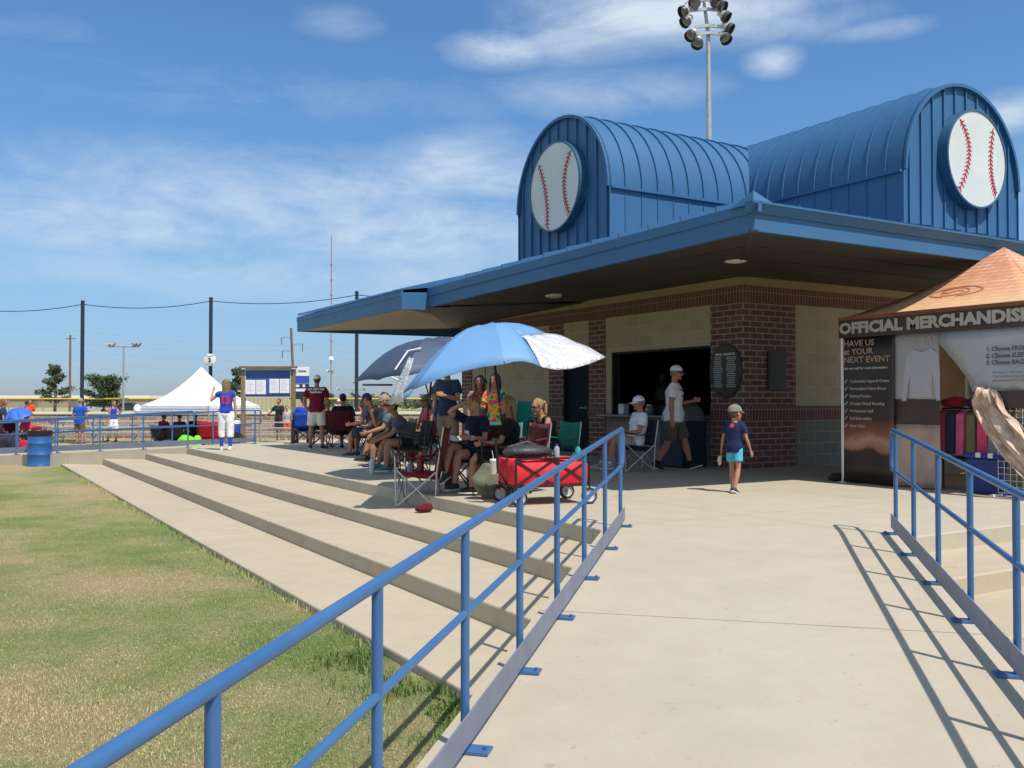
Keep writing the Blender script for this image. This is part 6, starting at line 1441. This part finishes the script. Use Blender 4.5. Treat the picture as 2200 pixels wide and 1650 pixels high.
# wooden pole, power pole, lines, towers, lamps
def simple_pole(name, lab, cat, u, d, v, r_, mt, lean=0, grp=None):
    b_ = gd(u, d, LAWN); z = dp(u, v, d).z - LAWN; t = thing(name, lab, cat, b_, -YAW, grp); m = MB(); m.tube([(0, 0, 0), (lean, 0, z)], [r_, r_ * .8], 8); m.build('shaft', mt, t, 60); return t, z
m_pw = mat('weathered_pole', (.16, .12, .10, 1), .9, 0, .2, 2)
wp, z = simple_pole('utility_pole', 'weathered wooden utility pole beside the scraggly tree', 'pole', 150, 128, 720, .17, m_pw); 
for k_ in (-.5, 0, .5): m = MB(); m.lathe([(.05, 0), (.07, .1), (.02, .2)], 8, (k_, 0, z - .5)); m.build('insulator', m_galv, wp, 60)
m = MB(); m.bar((-.7, 0, z - .5), (.7, 0, z - .5), .1, .1); m.build('cross_arm', m_pw, wp)
up_, z = simple_pole('utility_pole', 'dark leaning utility pole with three side arms above the notice board', 'pole', 634, 118, 705, .19, m_pw, -.55)
for s_, zz, L in ((-1, z - 1.35, 1.25), (1, z - 2.2, 1.35), (-1, z - 3.1, 1.25)):
    x0 = -.55 * zz / z; m = MB(); m.tube([(x0, 0, zz), (x0 + s_ * L * .5, 0, zz + .22), (x0 + s_ * L, 0, zz + .20)], .05, 6); m.build('side_arm', m_galv, up_, 60)
    m = MB(); m.tube([(x0 + s_ * L, 0, zz + .2), (x0 + s_ * L, 0, zz - .75)], .06, 6); m.build('insulator', flat(90, 104, 120), up_, 60)
for i, (va, vb, vc) in enumerate(((700, 742, 748), (728, 752, 770), (742, 776, 790), (765, 800, 806))):
    a, b, c_ = dp(-160, va - 14, 123), dp(150, va + 8, 126), dp(628, vb, 118); e = dp(1000, vc + 14, 112); m = MB()
    for p, q in ((a, b), (b, c_), (c_, e)): m.tube([p.lerp(q, k_ / 10) - UPZ * (.5 * 4 * (k_ / 10) * (1 - k_ / 10)) for k_ in range(11)], .013, 4)
    o = m.build('power_line', flat(150, 160, 170), None); tag(o, ('topmost', 'second highest', 'third highest', 'lowest')[i] + ' of the four thin power lines crossing the sky at left', 'power line', 'thin power lines')
t, z = simple_pole('radio_tower', 'very tall thin radio mast far behind, left of the canopy end', 'radio mast', 711, 330, 508, .22, flat(150, 120, 126), 0)
m = MB(); 
for i in range(8): m.lathe([(.5, 0), (.5, .3)], 6, (0, 0, z * (.2 + .09 * i)))
m.build('lattice_collar', flat(150, 130, 134), t); m = MB(); m.lathe([(1.0, 0), (.7, 1.0), (.1, 1.4)], 10, (0, 0, z * .27)); m.build('antenna_drum', m_white, t, 60)
def twin(u, d, v, lab, arm=1.6, heads=4):
    t, z = simple_pole('field_light', lab, 'light pole', u, d, v, .13, m_galv, 0, 'distant field lights'); m = MB(); m.bar((-arm, 0, z), (arm, 0, z), .12, .12); m.build('cross_arm', m_galv, t)
    for i in range(heads):
        x = -arm + 2 * arm * (i // (heads // 2)) + (.45 if i % 2 else 0) * (1 if i < heads // 2 else -1); m = MB(); rt_ = Matrix.Rotation(R(55 if i < heads // 2 else -55), 3, 'Y'); m.lathe([(.18, .2), (.34, -.25), (.30, -.22)], 10, (x, 0, z + .35), rt_); m.build('lamp_head', m_galv, t, 50)
twin(265, 105, 745, 'distant field light pole with two lamp clusters left of the white tent'); twin(712, 150, 800, 'distant slim field light pole below the radio mast', .5, 2); twin(757, 170, 838, 'far small T shaped light pole left of the right netting pole', 2.6, 2); twin(1000, 160, 842, 'far light pole glimpsed under the pale blue umbrella', 2.0, 2)
# near stadium light
lb = gd(1526, 70, LAWN); t = thing('stadium_light', 'tall galvanised stadium light with clustered floodlights above the vault roof', 'light pole', lb, -YAW)
zt = dp(1526, 2, 70).z - LAWN
m = MB(); m.tube([(0, 0, 0), (0, 0, zt * .5), (-.05, 0, zt - 2.5), (-.45, 0, zt + .6)], [.32, .24, .16, .10], 12); m.build('mast', m_galv, t, 60)
for z_, w_, tl in ((-.02, 1.5, .05), (-.75, 1.5, .02), (-2.0, 1.35, .05), (-2.55, 1.2, .02)):
    m = MB(); zz = zt + z_; x0 = -.45 * max(0, (zz - zt + 2.5) / 3.1)
    for k_ in (-1, 1): m.bar((x0, -.3, zz), (x0 + k_ * w_ * .75, -.35, zz - .12), .16, .22); m.bar((x0 + k_ * w_ * .75, -.35, zz - .12), (x0 + k_ * w_, -.4, zz - .35), .12, .16)
    m.build('lamp_arm', m_galv, t)
m_lampin = mat('lamp_inside', (.05, .055, .06, 1), .4, .3, .1, 4)
for u, v, ax_ in ((1475, 22, (-1, -.35, -.55)), (1478, 42, (-.9, -.5, -.9)), (1488, 72, (-.7, -.6, -.9)), (1500, 88, (-.35, -.6, -1)), (1545, 12, (.7, -.5, -.5)), (1553, 32, (.9, -.4, -.8)), (1560, 58, (.9, -.4, -.7)), (1556, 78, (.35, -.6, -1)), (1497, 4, (-.5, -.5, -.4)), (1533, 2, (.4, -.5, -.5))):
    p = dp(u, v, 69.6); q = V(((p - lb).dot(RT), (p - lb).dot(F0), p.z - LAWN)); zax = V(ax_).normalized(); rot = zax.to_track_quat('Z', 'Y').to_matrix()
    m = MB(); m.lathe([(.10, -.42), (.22, -.38), (.26, -.1), (.42, .12), (.43, .16), (.40, .14), (.22, -.05)], 18, q, rot, False); lh = m.build('floodlight', m_alu, t, 50)
    m = MB(); m.lathe([(.43, .16), (.46, .5), (.45, .5), (.42, .17)], 18, q, rot, False); m.build('visor', m_lampin, lh, 50)
    m = MB(); m.lathe([(.40, .13), (.2, .06), (.01, .05)], 14, q, rot, False); m.build('lens', mat('flood_lens', (.3, .33, .33, 1), .15, 0, .1, 5), lh, 60)
# ---------------------------------------------------------------- trees
def leafmat(n, a, b):
    t = NT(n); o = t.obj(); t.l(t.ramp(t.noise(o, 1.1, 4), [(.35, a), (.65, b)]), t.b.inputs['Base Color']); t.b.inputs['Roughness'].default_value = .75; t.b.inputs['Specular IOR Level'].default_value = .2; return t.m
lf = leafmat('leaf_dark', (.05, .075, .038, 1), (.10, .13, .06, 1)); lf2 = leafmat('leaf_grey', (.07, .095, .062, 1), (.12, .15, .095, 1)); lf3 = leafmat('leaf_bright', (.07, .12, .03, 1), (.12, .17, .05, 1))  # leaf colours greyed a little, distance haze put into the paint
def tree(lab, u, d, vtop, vbase_w, mtl, style='round', seed=0, grp='background trees', name='tree'):
    b_ = gd(u, d, LAWN); H_ = dp(u, vtop, d).z - LAWN; W_ = vbase_w * d / 2000; t = thing(name, lab, 'tree', b_, -YAW, grp); rg = random.Random(seed); m = MB()
    m.tube([(0, 0, 0), (.1, 0, H_ * .4), (0, .1, H_ * .93)], [H_ * .035, H_ * .026, H_ * .006], 8); tips = []
    nb_ = 34 if style == 'scraggly' else 40
    for i in range(nb_):
        z = H_ * (rg.uniform(.22, .97) if style == 'scraggly' else rg.uniform(.2, .85)); a = rg.uniform(0, 2 * PI); k_ = (1.15 - z / H_) if style == 'scraggly' else math.sqrt(max(.05, 1 - ((z / H_ - .5) / .55) ** 2))
        L = W_ / 2 * k_ * rg.uniform(.55, 1.1); e = V((L * math.cos(a), L * math.sin(a) , z + L * (.25 if style == 'scraggly' else .35)))
        m.tube([(0, 0, z * .92), e * .55 + V((0, 0, z * .40)) * 1.0 + V((0, 0, 0)), e], [H_ * .010, H_ * .007, H_ * .002], 5)
        for q in (.45, .6, .75, .88, 1.0): tips.append((V((0, 0, z * .92)).lerp(e, q), L))
    m.build('trunk', m_pw, t, 60); m = MB(); s0 = H_ * (.030 if style == 'scraggly' else .034)
    for p, L in tips:
        for j in range(26 if style == 'scraggly' else 38):
            sp_ = V((rg.gauss(0, 1), rg.gauss(0, 1), rg.gauss(0, .6))) * (H_ * (.030 if style == 'scraggly' else .060)); c_ = p + sp_; n_ = V((rg.uniform(-1, 1), rg.uniform(-1, 1), rg.uniform(.0, 1))).normalized(); x = n_.orthogonal().normalized(); y = n_.cross(x); s_ = s0 * rg.uniform(.5, 1.1)
            m.add([c_ + x * s_, c_ + y * s_ * .6, c_ - x * s_, c_ - y * s_ * .6], [(0, 1, 2, 3)])
    m.build('crown', mtl, t, None, norm=False); return t
tree('scraggly thin conifer beside the wooden utility pole', 118, 128, 784, 92, lf2, 'scraggly', 3); tree('dense round bushy tree right of the left netting pole', 222, 112, 806, 84, lf, 'round', 5)
tree('pale thin tree rising just left of the notice board', 508, 115, 790, 60, lf2, 'scraggly', 8); tree('low round tree far right of the maroon shirted man', 697, 140, 845, 40, lf, 'round', 9); tree('low bright green tree beside the right netting pole', 778, 135, 848, 56, lf3, 'round', 12)
tree('dark tree seen under the pale blue umbrella', 930, 150, 852, 70, lf, 'round', 14)
m = MB(); rg = random.Random(2)                          # far-off wood
for i in range(5200):
    u = rg.uniform(640, 1500); d = rg.uniform(150, 175); h_ = 1.9 + .55 * noise.noise((u * .02, 1.3, 0)) + .4 * noise.noise((u * .07, 5, 0)); p = gd(u, d, LAWN + rg.uniform(.1, 1) ** .6 * h_); s_ = rg.uniform(.25, .6); n_ = V((rg.uniform(-1, 1), rg.uniform(-1, 1), rg.uniform(0, 1))).normalized(); x = n_.orthogonal().normalized(); y = n_.cross(x)
    m.add([p + x * s_, p + y * s_ * .7, p - x * s_, p - y * s_ * .7], [(0, 1, 2, 3)])
kind(m.build('distant_wood', lf, None, None, norm=False), 'stuff')
# ---------------------------------------------------------------- sky, sun, camera
sun_travel = V((-0.09, 0.565, -0.905)).normalized()
w = bpy.data.worlds.new('World'); SC.world = w; w.use_nodes = True
nt = w.node_tree; nt.nodes.clear()
def N_(t, **k):
    x = nt.nodes.new(t)
    for a, b in k.items(): setattr(x, a, b)
    return x
def mth(op, a, b=None, c=None, clamp=False):
    x = N_('ShaderNodeMath', operation=op, use_clamp=clamp)
    for i, q in enumerate((a, b, c)):
        if q is None: continue
        if hasattr(q, 'is_linked'): nt.links.new(q, x.inputs[i])
        else: x.inputs[i].default_value = q
    return x.outputs[0]
sky = N_('ShaderNodeTexSky'); sky.sky_type = 'NISHITA'; sky.sun_disc = False
sky.sun_elevation = math.asin(-sun_travel.z); sky.sun_rotation = R(171); sky.altitude = 200; sky.air_density = 1.0; sky.dust_density = 0.35; sky.ozone_density = 1.6
tc = N_('ShaderNodeTexCoord'); sp = N_('ShaderNodeSeparateXYZ'); nt.links.new(tc.outputs['Generated'], sp.inputs[0])
X, Y, Z = sp.outputs
# azimuth measured from the view's forward heading, elevation
fx = mth('ADD', mth('MULTIPLY', X, F0.x), mth('MULTIPLY', Y, F0.y)); rx = mth('ADD', mth('MULTIPLY', X, RT.x), mth('MULTIPLY', Y, RT.y))
az = mth('ARCTAN2', rx, fx); el = mth('ARCSINE', Z)
def azel(u, v):
    d = ray(u, v).normalized(); return math.atan2(d.dot(RT), d.dot(F0)), math.asin(d.z)
def noise_(vec, scale, detail, rough, dist=0.0):
    x = N_('ShaderNodeTexNoise'); x.inputs['Scale'].default_value = scale; x.inputs['Detail'].default_value = detail
    x.inputs['Roughness'].default_value = rough; x.inputs['Distortion'].default_value = dist; nt.links.new(vec, x.inputs['Vector']); return x.outputs[0]
def cvec(kx, ky, off):
    x = N_('ShaderNodeCombineXYZ'); nt.links.new(mth('MULTIPLY', az, kx), x.inputs[0]); nt.links.new(mth('MULTIPLY', el, ky), x.inputs[1]); x.inputs[2].default_value = off
    return x.outputs[0]
n1 = noise_(cvec(5.0, 13.5, 3.1), 1.0, 10, 0.66, 0.5); n2_ = noise_(cvec(15, 34, 8.4), 1.0, 9, 0.64, 0.4); n3 = noise_(cvec(1.6, 4.0, 1.0), 1.0, 4, 0.5)
tot = None
for u, v, wu, wv, amp in ((620, 440, 560, 125, 0.74), (250, 480, 420, 85, 0.72), (900, 500, 360, 105, 0.80), (1010, 370, 210, 90, 0.72), (620, 345, 300, 50, 0.45),
                          (1440, 15, 330, 80, 0.95), (1080, 105, 110, 42, 0.75), (1662, 128, 62, 36, 0.78), (1250, 80, 220, 65, 0.55), (1620, 60, 280, 50, 0.5), (1880, 65, 140, 26, 0.45),
                          (1300, 200, 260, 60, 0.45), (2170, 245, 100, 50, 0.8), (730, 50, 110, 45, 0.32), (100, 420, 260, 60, 0.5), (700, 580, 800, 90, 0.5), (100, 60, 500, 60, 0.22), (500, 200, 900, 90, 0.24), (2500, 300, 400, 200, 0.6), (-400, 300, 300, 150, 0.5)):
    a0, e0 = azel(u, v); a1, e1 = azel(u + wu, v); a2, e2 = azel(u, v - wv)
    q = mth('ADD', mth('POWER', mth('DIVIDE', mth('SUBTRACT', az, a0), abs(a1 - a0)), 2), mth('POWER', mth('DIVIDE', mth('SUBTRACT', el, e0), abs(e2 - e0)), 2))
    gss = mth('MULTIPLY', mth('EXPONENT', mth('MULTIPLY', q, -1.0)), amp)
    tot = gss if tot is None else mth('MAXIMUM', tot, gss)
nn = mth('ADD', mth('MULTIPLY', n1, 0.62), mth('ADD', mth('MULTIPLY', n2_, 0.28), mth('MULTIPLY', n3, 0.1)))
nn = mth('DIVIDE', mth('SUBTRACT', nn, 0.37), 0.25, clamp=True)
hi = mth('MULTIPLY', mth('SMOOTHSTEP' if False else 'DIVIDE', mth('SUBTRACT', mth('ABSOLUTE', az), 0.62), 0.3, clamp=True), 0.62)   # unseen thin cloud over the rest of the sky, added to lift the fill light
tot = mth('MAXIMUM', tot, mth('MULTIPLY', hi, mth('GREATER_THAN', el, -0.1)))
cl = mth('MULTIPLY', mth('SUBTRACT', mth('MULTIPLY', tot, mth('ADD', mth('MULTIPLY', nn, 0.85), 0.32)), 0.11), 1.35, clamp=True)
cl = mth('MULTIPLY', cl, 0.95, clamp=True)
tr = N_('ShaderNodeValToRGB'); nt.links.new(mth('MULTIPLY', el, 2.0, clamp=True), tr.inputs[0])
es = tr.color_ramp.elements; es[0].position = 0.0; es[0].color = (.36, .46, .70, 1); es[1].position = 1.0; es[1].color = (.58, .84, 1.05, 1)
for p_, c_ in ((.08, (.40, .52, .78, 1)), (.26, (.54, .70, .84, 1)), (.60, (.56, .82, 1.02, 1))):
    q_ = es.new(p_); q_.color = c_
sm = N_('ShaderNodeMix', data_type='RGBA', blend_type='MULTIPLY'); sm.inputs[0].default_value = 1.0; nt.links.new(sky.outputs[0], sm.inputs[6]); nt.links.new(tr.outputs[0], sm.inputs[7])
mx = N_('ShaderNodeMix', data_type='RGBA'); nt.links.new(cl, mx.inputs[0]); nt.links.new(sm.outputs[2], mx.inputs[6]); mx.inputs[7].default_value = (5.0, 5.7, 6.5, 1)
bg = N_('ShaderNodeBackground'); bg.inputs[1].default_value = 0.14; nt.links.new(mx.outputs[2], bg.inputs[0])
out = N_('ShaderNodeOutputWorld'); nt.links.new(bg.outputs[0], out.inputs[0])
l = bpy.data.lights.new('sun', 'SUN'); l.energy = 4.9; l.angle = R(0.55); l.color = (1.0, 0.94, 0.85)
so = bpy.data.objects.new('sun', l); COL.objects.link(so); so.rotation_euler = sun_travel.to_track_quat('-Z', 'Y').to_euler(); so.location = (0, -20, 40)
cd = bpy.data.cameras.new('camera'); cd.sensor_width = 36; cd.lens = 36 * 2000 / 2200; cd.clip_end = 6000; cd.clip_start = 0.05
co = bpy.data.objects.new('camera', cd); COL.objects.link(co); co.location = EYEP; co.rotation_euler = (PI / 2 + PIT, 0, -YAW); SC.camera = co
SC.view_settings.view_transform = 'Standard'; SC.view_settings.look = 'None'; SC.view_settings.exposure = 0.0; SC.view_settings.gamma = 1
SC.render.resolution_x = 1024; SC.render.resolution_y = 768
SC.cycles.max_bounces = 8; SC.cycles.diffuse_bounces = 6; SC.cycles.use_denoising = True
